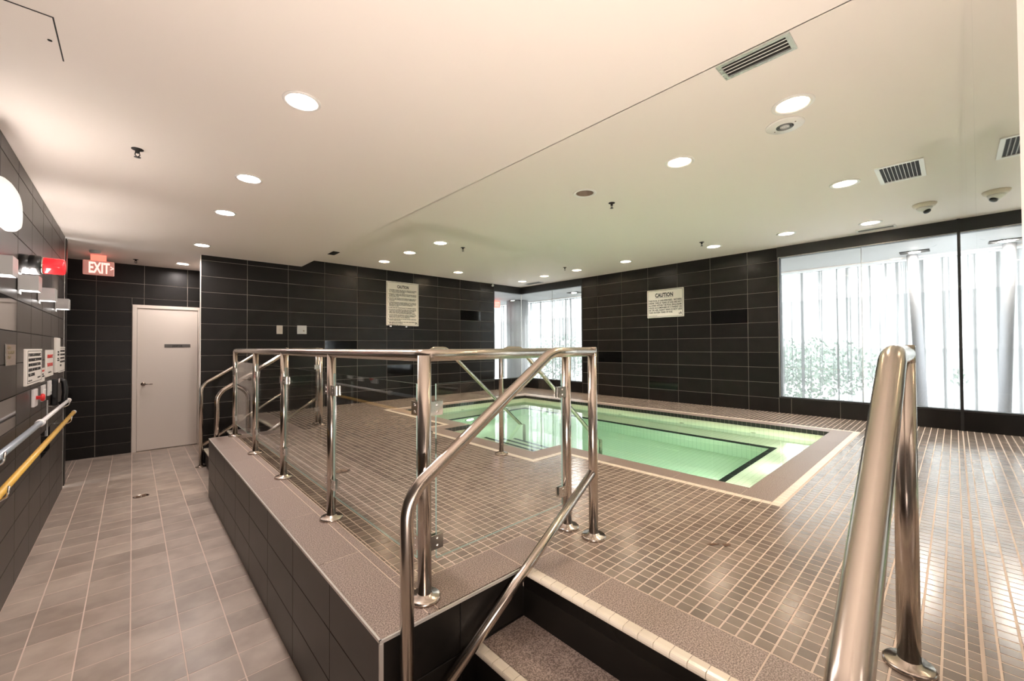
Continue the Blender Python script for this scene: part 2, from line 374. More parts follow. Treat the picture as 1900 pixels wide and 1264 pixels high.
# reflective glass wall on the right, in panels with dark joints
w = struct(obj('wall_near', MB().box(XM, XR, YM-.16, YM-.006, LOW, ZU), M['dark']), 'reflective dark glass wall along the right edge of the photo', 'wall')
px = [XM, 1.9, 3.1, 4.3, 5.5, 6.7, XR-.03]
for a, b in zip(px[:-1], px[1:]):
    obj('glass_panel', MB().box(a+.0015, b-.0015, YM-.006, YM, (LOW if b < 2.0 else .004), ZU-.004), M['mirror'], w)
obj('end_post', MB().box(XR-.03, XR, YM-.006, YM+.014, .0, ZU), M['black_paint'], w)
struct(obj('trim_2', MB().cbox(XM-.15, XM, YM-.2, YM+.004, LOW, ZL, .004), M['white_trim']), 'pale pink white door jamb at the right edge of the photo', 'trim')

# ceilings, with round holes for the recessed lamps
def ceiling(name, x0, x1, y0, y1, z, holes, label, r=.092, hb=.11):
    xs = sorted({x0, x1, *[h[0]-hb for h in holes], *[h[0]+hb for h in holes]}); ys = sorted({y0, y1, *[h[1]-hb for h in holes], *[h[1]+hb for h in holes]})
    mb = MB()
    def inh(x, y): return any(abs(x-h[0]) < hb and abs(y-h[1]) < hb for h in holes)
    for i in range(len(xs)-1):
        for j in range(len(ys)-1):
            if not inh((xs[i]+xs[i+1])/2, (ys[j]+ys[j+1])/2):
                mb.quad((xs[i], ys[j], z), (xs[i], ys[j+1], z), (xs[i+1], ys[j+1], z), (xs[i+1], ys[j], z))
    for hx, hy in holes:
        n = 32; vs = []
        for k in range(n):
            a = 2*PI*k/n+PI/4; c, s_ = math.cos(a), math.sin(a); q = hb/max(abs(c), abs(s_))
            vs.append((hx+q*c, hy+q*s_, z))
        for k in range(n):
            a = 2*PI*k/n+PI/4; vs.append((hx+r*math.cos(a), hy+r*math.sin(a), z))
        mb.add(vs, [(k, k+n, (k+1) % n+n, (k+1) % n) for k in range(n)])
    return struct(obj(name, mb, M['ceiling']), label, 'ceiling')
up_l = [('A', 3.12, .69), ('B', 3.39, 1.563), ('C', 3.366, 2.536), ('O', 3.37, 5.211), ('N', 3.34, 6.083), ('M', 3.343, 7.018), ('D', 5.03, .701), ('L', 4.975, 7.022),
        ('F', 6.9, .711), ('E', 6.68, 1.575), ('G', 6.686, 2.553), ('H', 6.657, 4.098), ('I', 6.652, 5.231), ('J', 6.672, 6.146), ('K', 6.825, 7.004)]
lo_l = [(.706, 2.536), (.706, 4.0), (.703, 5.178), (.693, 7.032), (.608, 8.805)]
ceiling('ceiling', XS, XR+.1, -1.7, YB+.1, ZU, [(x, y) for _, x, y in up_l], 'cream ceiling above the pool')
ceiling('ceiling', -3.3, XS, -1.7, 9.6, ZL, lo_l, 'lower pinkish ceiling above the corridor', r=.075)
struct(obj('trim_3', MB().box(XS-.006, XS, -1.6, YB, ZL, ZU), M['ceiling']), 'low step between the corridor ceiling and the pool ceiling', 'trim')
struct(obj('ceiling', MB().box(-3.4, 8, -1.9, 9.8, ZU+.2, ZU+.3), M['dark']), 'roof slab over the ceilings', 'ceiling')

# corridor floor, one object per tile
w = struct(obj('floor', MB().box(-3.3, .81, -1.7, 9.6, LOW-.1, LOW-.0012).box(.81, 1.05, 7.9, 9.6, LOW-.1, LOW-.0012), M['floor_grout']), 'taupe square tiled corridor floor', 'floor')
xs_f = lines(XL-.003, .81, 0, .2275); ys_f = lines(-.2, YD, 3.045, .229)
tile_plane(w, (0, 0, LOW), (1, 0, 0), (0, 1, 0), xs_f, ys_f, M['floor_tile'], holes=[(.668, .82, 1.43, 5.99)], gap=.0065, t=.006, c=.001)
tile_plane(w, (0, 0, LOW), (1, 0, 0), (0, 1, 0), [.81, .91, .955], lines(7.92, YD, 3.045, .229), M['floor_tile'], gap=.0065, t=.006, c=.001)
# floor of the side hall, past the outer corner
tile_plane(w, (0, 0, LOW), (1, 0, 0), (0, 1, 0), lines(-1.4, XL-.003, 0, .2275), lines(7.62, YD, 3.045, .229), M['floor_tile'], gap=.0065, t=.006, c=.001)
# raised deck: base, small mosaic
POOLR = (3.40, 6.27, 1.06, 6.37); ALC = (2.98, 3.40, 2.92, 4.53)
CO = .20; BO = .0575
deck = struct(obj('floor', MB().box(1.39, POOLR[0]-.05-CO*0, YM-.1, ALC[2]-.05, -.09, -.0012).box(.7, ALC[0]-.05, ALC[2]-.05, ALC[3]+.05, -.09, -.0012)
              .box(.7, 1.39, 1.45, ALC[2]-.05, -.09, -.0012).box(.7, 1.39, ALC[3]+.05, 5.97, -.09, -.0012).box(1.39, POOLR[0]-.05, ALC[3]+.05, YB+.1, -.09, -.0012)
              .box(POOLR[0]-.05, XR+.1, YM-.1, POOLR[2]-.05, -.09, -.0012).box(POOLR[0]-.05, XR+.1, POOLR[3]+.05, YB+.1, -.09, -.0012).box(POOLR[1]+.05, XR+.1, POOLR[2]-.05, POOLR[3]+.05, -.09, -.0012), M['mosaic_grout']),
              'raised pool deck of small square mosaic tiles', 'floor')
PT = .0575
ex = [(POOLR[0]-CO-BO, POOLR[1]+CO+BO, POOLR[2]-CO-BO, POOLR[3]+CO+BO), (ALC[0]-CO-BO, POOLR[0], ALC[2]-CO-BO, ALC[3]+CO+BO),
      (.6, 1.63, 1.43, 1.68), (.6, 1.63, 5.74, 6.0), (1.0, 1.63, -.3, 1.45), (1.0, 1.63, 5.95, YB+.2), (.5, .922, 1.4, 6.0), (.5, 1.4, -.2, 1.45), (.5, 1.4, 5.97, 8)]
campos = Vector((0, 0, 1.066)); cells = []
i0 = math.floor((.9-1.628)/PT); i1 = math.ceil((XR-1.628)/PT); j0 = math.floor((YM-.735)/PT); j1 = math.ceil((YB-.735)/PT)
for i in range(i0, i1):
    for j in range(j0, j1):
      for r in subtract(max(1.628+i*PT, .922), min(1.628+(i+1)*PT, XR), max(.735+j*PT, YM+.002), min(.735+(j+1)*PT, YB), ex):
        c = Vector(((r[0]+r[1])/2, (r[2]+r[3])/2, 0)); d = c-campos; dep = d.dot(F_); 
        full = (r[1]-r[0] > PT-.002 and r[3]-r[2] > PT-.002)
        x = d.dot(R_)/dep if dep > .1 else 9; y = d.dot(U_)/dep if dep > .1 else 9
        vis = abs(x) < 1.24 and abs(y) < .83
        cells.append((-(1/dep**3) if (vis and full) else 0, r))
cells.sort(key=lambda q: q[0])
for k, (_, r) in enumerate(cells[:300]):
    ob = link('mosaic_tile', tile_mesh(PT-.0068, PT-.0068, .006, M['mosaic'], 'mosaic_tile', .0008), deck, Vector(((r[0]+r[1])/2, (r[2]+r[3])/2, random.uniform(-.0003, .0003)))-org(deck))
mb = MB(); g = .0034
for _, (a, b, c, d) in cells[300:]:
    z = random.uniform(-.0004, .0003)
    mb.add([(a+g, c+g, -.006), (b-g, c+g, -.006), (b-g, d-g, -.006), (a+g, d-g, -.006), (a+g, c+g, z), (b-g, c+g, z), (b-g, d-g, z), (a+g, d-g, z)],
           [(4, 5, 6, 7), (0, 1, 5, 4), (1, 2, 6, 5), (2, 3, 7, 6), (3, 0, 4, 7)])
o = obj('mosaic_tiles', mb, M['mosaic'], deck); o['kind'] = 'stuff'
# coarse slabs on the deck edge by both stairs
for us, vs in (([.922, 1.397, 1.628], [1.44, 1.68]), ([1.40, 1.628], [YM+.003, .45, 1.09, 1.44]), ([.922, 1.397, 1.628], [5.74, 5.985]), ([1.40, 1.628], [5.985, 6.6, 7.2, YB])):
    tile_plane(deck, (0, 0, 0), (1, 0, 0), (0, 1, 0), us, vs, M['slab'], gap=.005, t=.02, name='edge_slab', c=.001)
# parapet: tiled low wall carrying the railing
par = struct(obj('wall_parapet', MB().box(.671, 1.389, 1.436, 5.984, LOW, -.006), M['face_grout']), 'low black tiled retaining wall topped with grey slabs beside the corridor', 'wall')
fz = [LOW, -.452, -.222, -.004]
tile_plane(par, (.665, 0, 0), (0, -1, 0), (0, 0, 1), [-5.99]+[-5.455+.584*i for i in range(7)]+[-1.43], fz, M['wall_tile_sheen'], gap=.003)
tile_plane(par, (0, 1.43, 0), (1, 0, 0), (0, 0, 1), [.665, 1.02, 1.39], fz, M['wall_tile'], gap=.003)
tile_plane(par, (0, 5.99, 0), (-1, 0, 0), (0, 0, 1), [-1.39, -1.02, -.665], fz, M['wall_tile'], gap=.003)
tile_plane(par, (0, 0, 0), (1, 0, 0), (0, 1, 0), [.668, .876], [1.434, 2.13, 2.828, 3.53, 3.872, 4.6, 5.262, 5.987], M['slab'], gap=.0045, t=.012, name='cap_slab', c=.001)
tile_plane(par, (0, 0, 0), (1, 0, 0), (0, 1, 0), [.876, .922], lines(1.434, 5.987, 1.434, .35), M['slab'], gap=.0045, t=.012, name='cap_strip', c=.001)
obj('edge_trim', MB().box(.662, .670, 1.428, 5.992, -.010, .0015).box(.662, 1.385, 1.426, 1.434, -.010, .0015).box(.662, 1.385, 5.986, 5.994, -.010, .0015)
    .box(.661, .675, 1.424, 1.434, LOW, -.010), M['edge_trim'], par, 'bright metal edge strip')
# stairs: three risers, near and far
def stairs(name, y0, y1, label):
    t = thing(name, ((.81+1.39)/2, (y0+y1)/2, LOW), label, 'stairs')
    obj('core', MB().box(.84, 1.42, y0+.001, y1-.001, LOW, LOW+.20).box(1.13, 1.42, y0+.001, y1-.001, LOW+.2, LOW+.43).box(1.42, 1.6, y0+.001, y1-.001, LOW, -.1), M['dark'], t)
    for k in range(3):
        x = .81+.29*k; zt = LOW+(k+1)*.22867
        obj('riser', MB().box(x, x+.03, y0+.002, y1-.002, zt-.22867+.001, zt-.016), M['wall_tile'], t)
        if k < 2:
            ym = y0+(y1-y0)*.55
            for a, b in ((y0+.002, ym), (ym+.004, y1-.002)):
                obj('tread', MB().box(x+.03, x+.29, a, b, zt-.03, zt), M['slab'], t)
        n = int((y1-y0)/.06)
        sx = x if k < 2 else 1.39
        L = (y1-y0-.004)/n
        me = None
        for q in range(n):
            yc = y0+.002+L*(q+.5)
            if me is None:
                mb = MB(); r = .014; pr = [(.034, 0), (0, 0)]
                pr = [(.032, -.016), (.032, 0), (.004, 0)]+[(-.006-math.cos(a)*.0+ -r*math.sin(a)*.6, -r+r*math.cos(a)) for a in (.5, 1.0, 1.57, 2.2, 2.8)]+[(.0, -.030), (.004, -.030)]
                vs = [(px_, s*(L/2-.0012), pz) for s in (-1, 1) for px_, pz in pr]; m_ = len(pr)
                mb.add(vs, [(i, (i+1) % m_, (i+1) % m_+m_, i+m_) for i in range(m_)]+[list(range(m_))[::-1], list(range(m_, 2*m_))])
                me = mb.mesh('nosing_tile', M['nosing'])
            link('nosing_tile', me, t, Vector((sx, yc, zt))-org(t))
    return t
struct(obj('leak_blocker', MB().box(1.40, 1.62, -.4, YM, LOW-.1, -.004).box(.80, 1.62, YM-.3, YM-.006, LOW-.1, -.004).box(1.392, 1.62, 1.43, 6.0, LOW-.1, -.09).box(.8, 1.62, 7.78, 8.0, LOW-.1, -.004).box(.81, 1.62, -.4, 8.0, LOW-.2, LOW-.1), M['dark']), 'added dark blocker against light leaks under the deck edge and stairs', 'trim')  # unseen blocks added to stop light leaking in below the stairs
stairs('stair_flight', YM, 1.43, 'near stairs of three dark steps with cream bullnose nosings')
stairs('stair_flight', 5.99, YB, 'far stairs beside the back wall beyond the glass railing')

# ------------------------------------------------------------------ pool
pool = thing('swimming_pool', (4.8, 3.7, -1.2), 'green tiled pool with underwater bench, dark edge lines and stepped entry', 'pool')
zf = -1.2; zb = -.53; T = .05; WL = -.10
x0, x1, y0, y1 = POOLR; a0, a1, b0, b1 = ALC
mb = MB().box(a0-T, x1+T, y0-T, y1+T, zf-.1, zf)
mb.box(x0-T, x1+T, y0-T, y0, zf, -.055).box(x0-T, x1+T, y1, y1+T, zf, -.055).box(x1, x1+T, y0, y1, zf, -.055)
mb.box(x0-T, x0, y0, b0, zf, -.055).box(x0-T, x0, b1, y1, zf, -.055)
mb.box(a0-T, a0, b0-T, b1+T, zf, -.055).box(a0, x0-T, b0-T, b0, zf, -.055).box(a0, x0-T, b1, b1+T, zf, -.055)
obj('basin', mb, M['pool_tile'], pool)
# dark band below the coping
mb = MB()
def band(xa, ya, xb, yb, nx, ny):
    L = math.hypot(xb-xa, yb-ya); n = int(L/.0575); ux, uy = (xb-xa)/L, (yb-ya)/L
    for k in range(n):
        s0, s1 = L*k/n+.002, L*(k+1)/n-.002
        p0 = (xa+ux*s0, ya+uy*s0); p1 = (xa+ux*s1, ya+uy*s1)
        mb.box(min(p0[0], p1[0], p0[0]-nx*.03, p1[0]-nx*.03), max(p0[0], p1[0], p0[0]-nx*.03, p1[0]-nx*.03), min(p0[1], p1[1], p0[1]-ny*.03, p1[1]-ny*.03), max(p0[1], p1[1], p0[1]-ny*.03, p1[1]-ny*.03), -.057, -.001)
for q in ((x0, y1, x1, y1, 0, -1), (x1, y0, x1, y1, -1, 0), (x0, y0, x1, y0, 0, 1), (x0, y0, x0, b0, 1, 0), (x0, b1, x0, y1, 1, 0), (a0, b0, a0, b1, 1, 0), (a0, b0, x0, b0, 0, 1), (a0, b1, x0, b1, 0, -1)): band(*q)
o = obj('edge_tiles', mb, M['pool_dark'], pool, 'row of small black edge tiles'); o['kind'] = 'stuff'
# bench on three sides
BW = .5
obj('bench', MB().box(x0, x1, y0, y0+BW, zf, zb).box(x1-BW, x1, y0+BW, y1-BW, zf, zb).box(x0, x1, y1-BW, y1, zf, zb), M['pool_tile'], pool)
obj('bench_edge', MB().box(x0, x1-BW+.06, y0+BW-.06, y0+BW+.003, zb-.05, zb+.003).box(x1-BW-.003, x1-BW+.06, y0+BW+.003, y1-BW-.003, zb-.05, zb+.003).box(x0, x1-BW+.06, y1-BW-.003, y1-BW+.06, zb-.05, zb+.003), M['pool_dark'], pool, 'black line of tiles along the bench edge')
for k, (sa, sb, sz) in enumerate(((a0, 3.40, -.36), (3.40, 3.68, -.58), (3.68, 3.96, -.79), (3.96, 4.24, -1.0))):
    st = obj('pool_step', MB().box(sa, sb, b0, b1, zf, sz), M['pool_tile'], pool)
    obj('step_edge', MB().box(sb-.045, sb+.003, b0+.002, b1-.002, sz-.045, sz+.003), M['pool_dark'], st, 'black edge line')
# jets
for jx, jy, ax in ((x1, 1.9, 'x'), (x1, 2.9, 'x'), (x1, 4.0, 'x'), (x1, 5.3, 'x'), (5.6, y1, 'y'), (4.6, y1, 'y')):
    d = (-1, 0, 0) if ax == 'x' else (0, -1, 0)
    obj('jet', MB().lathe((jx, jy, -.28), d, [(.0, 0), (.035, 0), (.035, .008), (.02, .014), (.012, .008), (0, .008)], 16), M['steel'], pool)
for lx, ly, lz, d in ((4.40, y1-BW, -.76, (0, -1, 0)), (3.9, y0, -.33, (0, 1, 0)), (4.9, y0, -.33, (0, 1, 0)), (5.8, y0, -.33, (0, 1, 0)), (x0, 2.1, -.33, (1, 0, 0)), (x0, 5.3, -.33, (1, 0, 0)), (4.6, y0+BW, -.8, (0, 1, 0)), (x0, 2.2, -.8, (1, 0, 0))):  # first lamp is visible; those on hidden faces are added to brighten the bench
    l = obj('pool_and_fill_lamp', MB().lathe((lx, ly, lz), d, [(.10, 0), (.10, .012), (.08, .02), (.078, .012), (.0, .012)], 20), M['chrome'], pool, 'round underwater lamp, all but the visible one added as fill')
    obj('lens', MB().lathe((lx, ly, lz), d, [(.076, .013), (.06, .022), (.0, .026)], 20), M['pool_and_fill_lamp'], l)
# coping slabs
def coping(u, v): tile_plane(pool, (0, 0, 0), (1, 0, 0), (0, 1, 0), u, v, M['slab'], gap=.003, t=.05, name='coping_slab', c=.001)
coping([x0-CO, x0+.43, x0+1.06, x0+1.7, x0+2.3, x1+CO], [y0-CO, y0])
coping([x0-CO, x0+.43, x0+1.06, x0+1.7, x0+2.3, x1+CO], [y1, y1+CO])
coping([x1, x1+CO], lines(y0, y1, y0, .62)); coping([x0-CO, x0], [y0, 1.57, 2.2, b0-CO]); coping([x0-CO, x0], [b1+CO, 5.5, y1])
coping([a0-CO, a0], [b0-CO, 3.3, 3.9, b1+CO]); coping([a0, x0], [b0-CO, b0]); coping([a0, x0], [b1, b1+CO])
# cream border: two-by-one rows of small tiles
def border(xa, xb, ya, yb):
    us = lines(xa, xb, xa, BO); vs = lines(ya, yb, ya, BO)
    for i in range(len(us)-1):
        for j in range(len(vs)-1):
            if us[i+1]-us[i] > .01 and vs[j+1]-vs[j] > .01: bcells.append((us[i], us[i+1], vs[j], vs[j+1]))
bcells = []; q = CO+BO
border(x0-q, x1+q, y0-q, y0-CO); border(x0-q, x1+q, y1+CO, y1+q); border(x1+CO, x1+q, y0-CO, y1+CO)
border(x0-q, x0-CO, y0-CO, b0-CO); border(x0-q, x0-CO, b1+CO, y1+CO)
border(a0-q, x0-q, b0-q, b0-CO); border(a0-q, x0-q, b1+CO, b1+q); border(a0-q, a0-CO, b0-CO, b1+CO)
bcells.sort(key=lambda r: r[0]**2+r[2]**2)
obj('border_bed', MB().box(x0-q, x1+q, y0-q, y0-CO, -.09, -.0012).box(x0-q, x0-CO, y0-CO, b0-CO, -.09, -.0012).box(a0-q, x0-CO, b0-q, b0-CO, -.09, -.0015).box(a0-q, a0-CO, b0-CO, b1+CO, -.09, -.0012), M['mosaic_grout'], pool)
for r in bcells[:220]:
    link('border_tile', tile_mesh(r[1]-r[0]-.004, r[3]-r[2]-.004, .008, M['cream_tile'], 'border_tile', .001), pool, Vector(((r[0]+r[1])/2, (r[2]+r[3])/2, .0003))-org(pool))
mb = MB()
for r in bcells[220:]: mb.box(r[0]+.002, r[1]-.002, r[2]+.002, r[3]-.002, -.008, .0003)
o = obj('border_tiles', mb, M['cream_tile'], pool); o['kind'] = 'stuff'
# water body (its sides and bottom lie inside the basin walls)
mb = MB(); e = .02
pts = [(x0-e, y0-e), (x1+e, y0-e), (x1+e, y1+e), (x0-e, y1+e), (x0-e, b1+e), (a0-e, b1+e), (a0-e, b0-e), (x0-e, b0-e)]; n = len(pts)
mb.add([(x, y, WL) for x, y in pts]+[(x, y, zf-.05) for x, y in pts], [list(range(n)), list(range(n, 2*n))[::-1]]+[(i, i+n, (i+1) % n+n, (i+1) % n) for i in range(n)])
obj('water', mb, M['water'], pool)
# pool handrails
def flange(loc, r=.065): return MB().lathe(loc, (0, 0, 1), [(r, 0), (r, .010), (r-.006, .016), (.034, .018), (.031, .026), (0.0, .026)], 28)
def pool_rail(Y, label):
    t = thing('pool_handrail', (2.69, Y, 0), label, 'handrail', 'pool handrails')
    obj('rail', MB().tube([(2.69, Y, .01), (2.69, Y, 1.045), (2.96, Y, 1.045), (4.36, Y, -.17), (4.36, Y, zf+.01)], .0225, .11), M['steel'], t)
    obj('flange', flange((2.69, Y, .0)), M['steel'], t)
pool_rail(3.07, 'steel pool handrail on the right, its post standing on the cream border corner')
pool_rail(4.45, 'steel pool handrail on the left, partly behind the corner post of the glass railing')

# ------------------------------------------------------------------ guard railing with glass
RZ = 1.03; GX = .915; pr = .0265
gr = thing('guard_railing', (GX, 3.74, 0), 'brushed steel railing with clear glass panels along the low black wall', 'railing')
posts = [(GX, 1.542), (GX, 2.654), (GX, 3.755), (GX, 4.81), (GX, 5.93), (1.885, 1.565), (1.90, 5.925)]
for k, (x, y) in enumerate(posts):
    p_ = obj('post', MB().tube([(x, y, .012), (x, y, RZ)], pr if k else .029), M['steel'], gr)
    obj('flange', flange((x, y, 0), .068), M['steel'], p_)
obj('top_rail', MB().tube([(1.90, 5.925, RZ), (GX, 5.93, RZ), (GX, 1.542, RZ), (1.885, 1.565, RZ)], .0265, .045, n=24).lathe((1.885, 1.565, RZ-.0265), (0, 0, 1), [(0, 0), (.0265, .0), (.0265, .053), (0, .053)]).lathe((1.90, 5.925, RZ-.0265), (0, 0, 1), [(0, 0), (.0265, .0), (.0265, .053), (0, .053)]), M['steel'], gr)
def panel(p, q, z0=.15, z1=.905, m0=.058, m1=.046):
    P, Q = Vector((*p, 0)), Vector((*q, 0)); d = (Q-P).normalized(); nn = Vector((-d.y, d.x, 0))*.005
    A, B = P+d*m0, Q-d*m1
    mb = MB(); vs = [A-nn, B-nn, B+nn, A+nn]
    mb.add([(v.x, v.y, z) for z in (z0, z1) for v in vs], [(0, 1, 5, 4), (2, 3, 7, 6)])
    g_ = obj('glass_panel', mb, M['glass'], gr)
    mb = MB(); mb.add([(v.x, v.y, z) for z in (z0, z1) for v in vs], [(3, 2, 1, 0), (4, 5, 6, 7), (1, 2, 6, 5), (3, 0, 4, 7)])
    obj('glass_edge', mb, M['glass_edge'], g_, 'greenish polished glass edge')
    for c, s in ((P, 1), (Q, -1)):
        for z in (.225, .80):
            m_ = MB(); w0, w1 = .018, .085
            for sg in (-1, 1):
                u = nn.normalized(); a = c+d*(s*w0)+u*(sg*.0065); b = c+d*(s*w1)+u*(sg*.0065); th = u*(sg*.008); h = .03
                m_.add([(v.x, v.y, zz) for zz in (z-h, z+h) for v in (a, b, b+th, a+th)], [(0, 1, 2, 3), (4, 7, 6, 5), (0, 4, 5, 1), (1, 5, 6, 2), (2, 6, 7, 3), (3, 7, 4, 0)])
                for zz in (z-.015, z+.015):
                    m_.lathe(c+d*(s*(w1-.03))+u*(sg*.0145)+Vector((0, 0, zz)), u*sg, [(.006, 0), (.006, .002), (0, .003)], 10)
            obj('clamp', m_, M['chrome'], gr)
for a, b in zip(posts[:4], posts[1:5]): panel(a, b)
panel(posts[0], posts[5]); panel(posts[4], posts[6])

# ------------------------------------------------------------------ stair handrails
def handrail(Y, label, low=True, r=.0255):
    t = thing('stair_handrail', (.745, Y, LOW), label, 'handrail', 'stair handrails')
    slope = .653; zt = 1.035
    xb = 1.55; zb_ = zt-slope*(xb-.76)
    obj('rail', MB().tube([(.748, Y, LOW+.01), (.748, Y, zt-slope*(xb-.748)), (xb, Y, zt), (1.895, Y, zt), (1.895, Y, .01)], r, .13 if True else 0, n=24, seg=10), M['steel'], t)
    obj('flange', flange((1.895, Y, 0), .068), M['steel'], t)
    obj('flange', flange((.748, Y, LOW), .068), M['steel'], t)
    if low: obj('lower_rail', MB().tube([(1.885, Y, .36), (.755, Y, .36-.653*1.13)], .023), M['steel'], t)
    return t
def handrail_tight(Y, label, low=True, r=.0255):
    """end over the deck with a mitred corner instead of a bend"""
    t = thing('stair_handrail', (.745, Y, LOW), label, 'handrail', 'stair handrails')
    slope = .653; zt = 1.035; xb = 1.55
    obj('rail', MB().tube([(.748, Y, LOW+.01), (.748, Y, zt-slope*(xb-.748)), (xb, Y, zt), (1.895, Y, zt)], r, .17, n=24, seg=10).lathe((1.895, Y, zt-r), (0, 0, 1), [(0, 0), (r, 0), (r, 2*r-.004), (r-.004, 2*r), (0, 2*r)], 24), M['steel'], t)
    obj('post', MB().tube([(1.895, Y, .01), (1.895, Y, zt)], r), M['steel'], t)
    obj('flange', flange((1.895, Y, 0), .068), M['steel'], t)
    obj('flange', flange((.748, Y, LOW), .068), M['steel'], t)
    if low: obj('lower_rail', MB().tube([(1.885, Y, .36), (.755, Y, .36-.653*1.13)], .023), M['steel'], t)
    return t
handrail_tight(1.385, 'steel handrail with a lower rail climbing the near stairs in front of the glass railing')
handrail_tight(.118, 'large steel handrail in the right foreground beside the reflective wall', low=False, r=.03)
handrail_tight(6.05, 'steel handrail of the far stairs closest to the glass railing')
handrail_tight(7.58, 'steel handrail of the far stairs next to the black tiled wall')

# ------------------------------------------------------------------ windows and the hall behind
def frame_box(mb, c0, c1, ax, lo, hi, z0, z1, t=.035):
    # frame in a wall: ax 'y' runs along Y at x c0..c1, ax 'x' runs along X at y c0..c1
    def bx(a, b, za, zb_): 
        if ax == 'y': mb.box(c0, c1, a, b, za, zb_)
        else: mb.box(a, b, c0, c1, za, zb_)
    bx(lo, hi, z0, z0+t*.6); bx(lo, hi, z1-t, z1); return bx
w1 = struct(obj('window_1', MB().box(XR-.004, XR+.1, YM, 1.905, .237, .255).box(XR-.004, XR+.1, YM, 1.905, 2.447, 2.47).box(XR-.004, XR+.1, 1.875, 1.905, .255, 2.447), M['black_paint']), 'large bright window beside the reflective wall', 'window')
obj('frame_edge', MB().box(XR-.008, XR-.003, 1.885, 1.893, .25, 2.455).box(XR-.008, XR-.003, YM, 1.89, 2.452, 2.458), M['edge_trim'], w1, 'thin bright metal edge')
obj('pane', MB().box(XR+.04, XR+.05, YM, .882, .25, 2.45), M['window_glass'], w1); obj('pane', MB().box(XR+.04, XR+.05, .888, 1.88, .25, 2.45), M['window_glass'], w1)
obj('joint', MB().box(XR+.038, XR+.052, .882, .888, .25, 2.45), M['grey_metal'], w1)
w2 = struct(obj('window_2', MB().box(XR-.004, XR+.1, 5.77, YB, .237, .255).box(XR-.004, XR+.1, 5.77, YB, 2.447, 2.47).box(XR-.004, XR+.1, 5.75, 5.785, .255, 2.447)
    .box(6.57, XR+.1, YB-.004, YB+.1, .237, .255).box(6.57, XR+.1, YB-.004, YB+.1, 2.447, 2.47).box(6.56, 6.595, YB-.004, YB+.1, .255, 2.447), M['black_paint']), 'corner window wrapping the far corner of the room', 'window')
obj('pane', MB().box(XR+.04, XR+.05, 5.78, 6.702, .25, 2.45), M['window_glass'], w2); obj('pane', MB().box(XR+.04, XR+.05, 6.708, YB+.04, .25, 2.45), M['window_glass'], w2)
obj('pane', MB().box(6.59, XR+.036, YB+.04, YB+.05, .25, 2.45), M['window_glass'], w2)
obj('joint', MB().box(XR+.038, XR+.052, 6.702, 6.708, .25, 2.45).box(XR+.036, XR+.052, YB+.038, YB+.052, .25, 2.45), M['grey_metal'], w2)
# hall behind
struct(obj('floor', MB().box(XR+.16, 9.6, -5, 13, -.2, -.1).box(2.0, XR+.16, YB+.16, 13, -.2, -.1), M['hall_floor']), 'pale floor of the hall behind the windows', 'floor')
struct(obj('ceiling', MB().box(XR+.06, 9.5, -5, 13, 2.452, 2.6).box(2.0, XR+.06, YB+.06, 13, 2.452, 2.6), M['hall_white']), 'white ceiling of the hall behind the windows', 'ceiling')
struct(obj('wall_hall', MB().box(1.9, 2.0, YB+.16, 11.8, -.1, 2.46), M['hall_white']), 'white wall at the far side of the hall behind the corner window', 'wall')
def curtain(name, x, ya, yb, label, seed, turn=False):
    rnd = random.Random(seed); mb = MB(); n = int((yb-ya)/.025); prof = []
    ph = 0; 
    for i in range(n+1):
        ph += .55+.5*math.sin(i*.13+seed)+rnd.uniform(-.15, .15)
        prof.append((x+.035*math.sin(ph)+.012*math.sin(i*.05), ya+(yb-ya)*i/n))
    vs = [(a, b, 2.43) for a, b in prof]+[(x+(a-x)*1.5, b, .02) for a, b in prof]
    if turn: vs = [(q[1], q[0], q[2]) for q in vs]
    mb.add(vs, [(i, i+1, i+2+n, i+1+n) for i in range(n)], True)
    o = obj(name, mb, M['curtain']); return tag(o, label, 'curtain', 'sheer hall curtains')
curtain('sheer_curtain', 9.3, -4.5, 4.2, 'long sheer white curtain behind the large window', 3)
curtain('sheer_curtain', 9.15, 4.3, 11.3, 'sheer white curtain behind the corner window', 8)
curtain('sheer_curtain', 11.5, 2.1, 9.1, 'sheer white curtain at the far end of the hall, left of the round column', 5, True)
tag(obj('curtain_track', MB().box(9.02, 9.06, -4.5, 11.3, 2.436, 2.452), M['white_trim']), 'white curtain track under the hall ceiling', 'track')
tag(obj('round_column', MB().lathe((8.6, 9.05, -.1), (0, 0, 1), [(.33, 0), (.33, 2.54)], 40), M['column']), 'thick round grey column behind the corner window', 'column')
tag(obj('leaning_column', MB().tube([(8.85, .345, -.1), (8.85, .43, 2.47)], .065), M['lean']), 'thin leaning grey column behind the large window', 'column')
for q, (x, y, lb) in enumerate(((8.54, .39, 'square hall spotlight behind the large window'), (8.34, 6.65, 'square hall spotlight behind the corner window'))):
    t = thing('hall_spotlight', (x, y, 2.452), lb, 'light', 'hall spotlights')
    obj('frame', MB().box(x-.10, x+.10, y-.16, y+.16, 2.44, 2.452), M['dark'], t); obj('lamp', MB().lathe((x, y, 2.441), (0, 0, -1), [(.06, 0), (.06, .006), (0, .01)], 20), M['cool'], t)
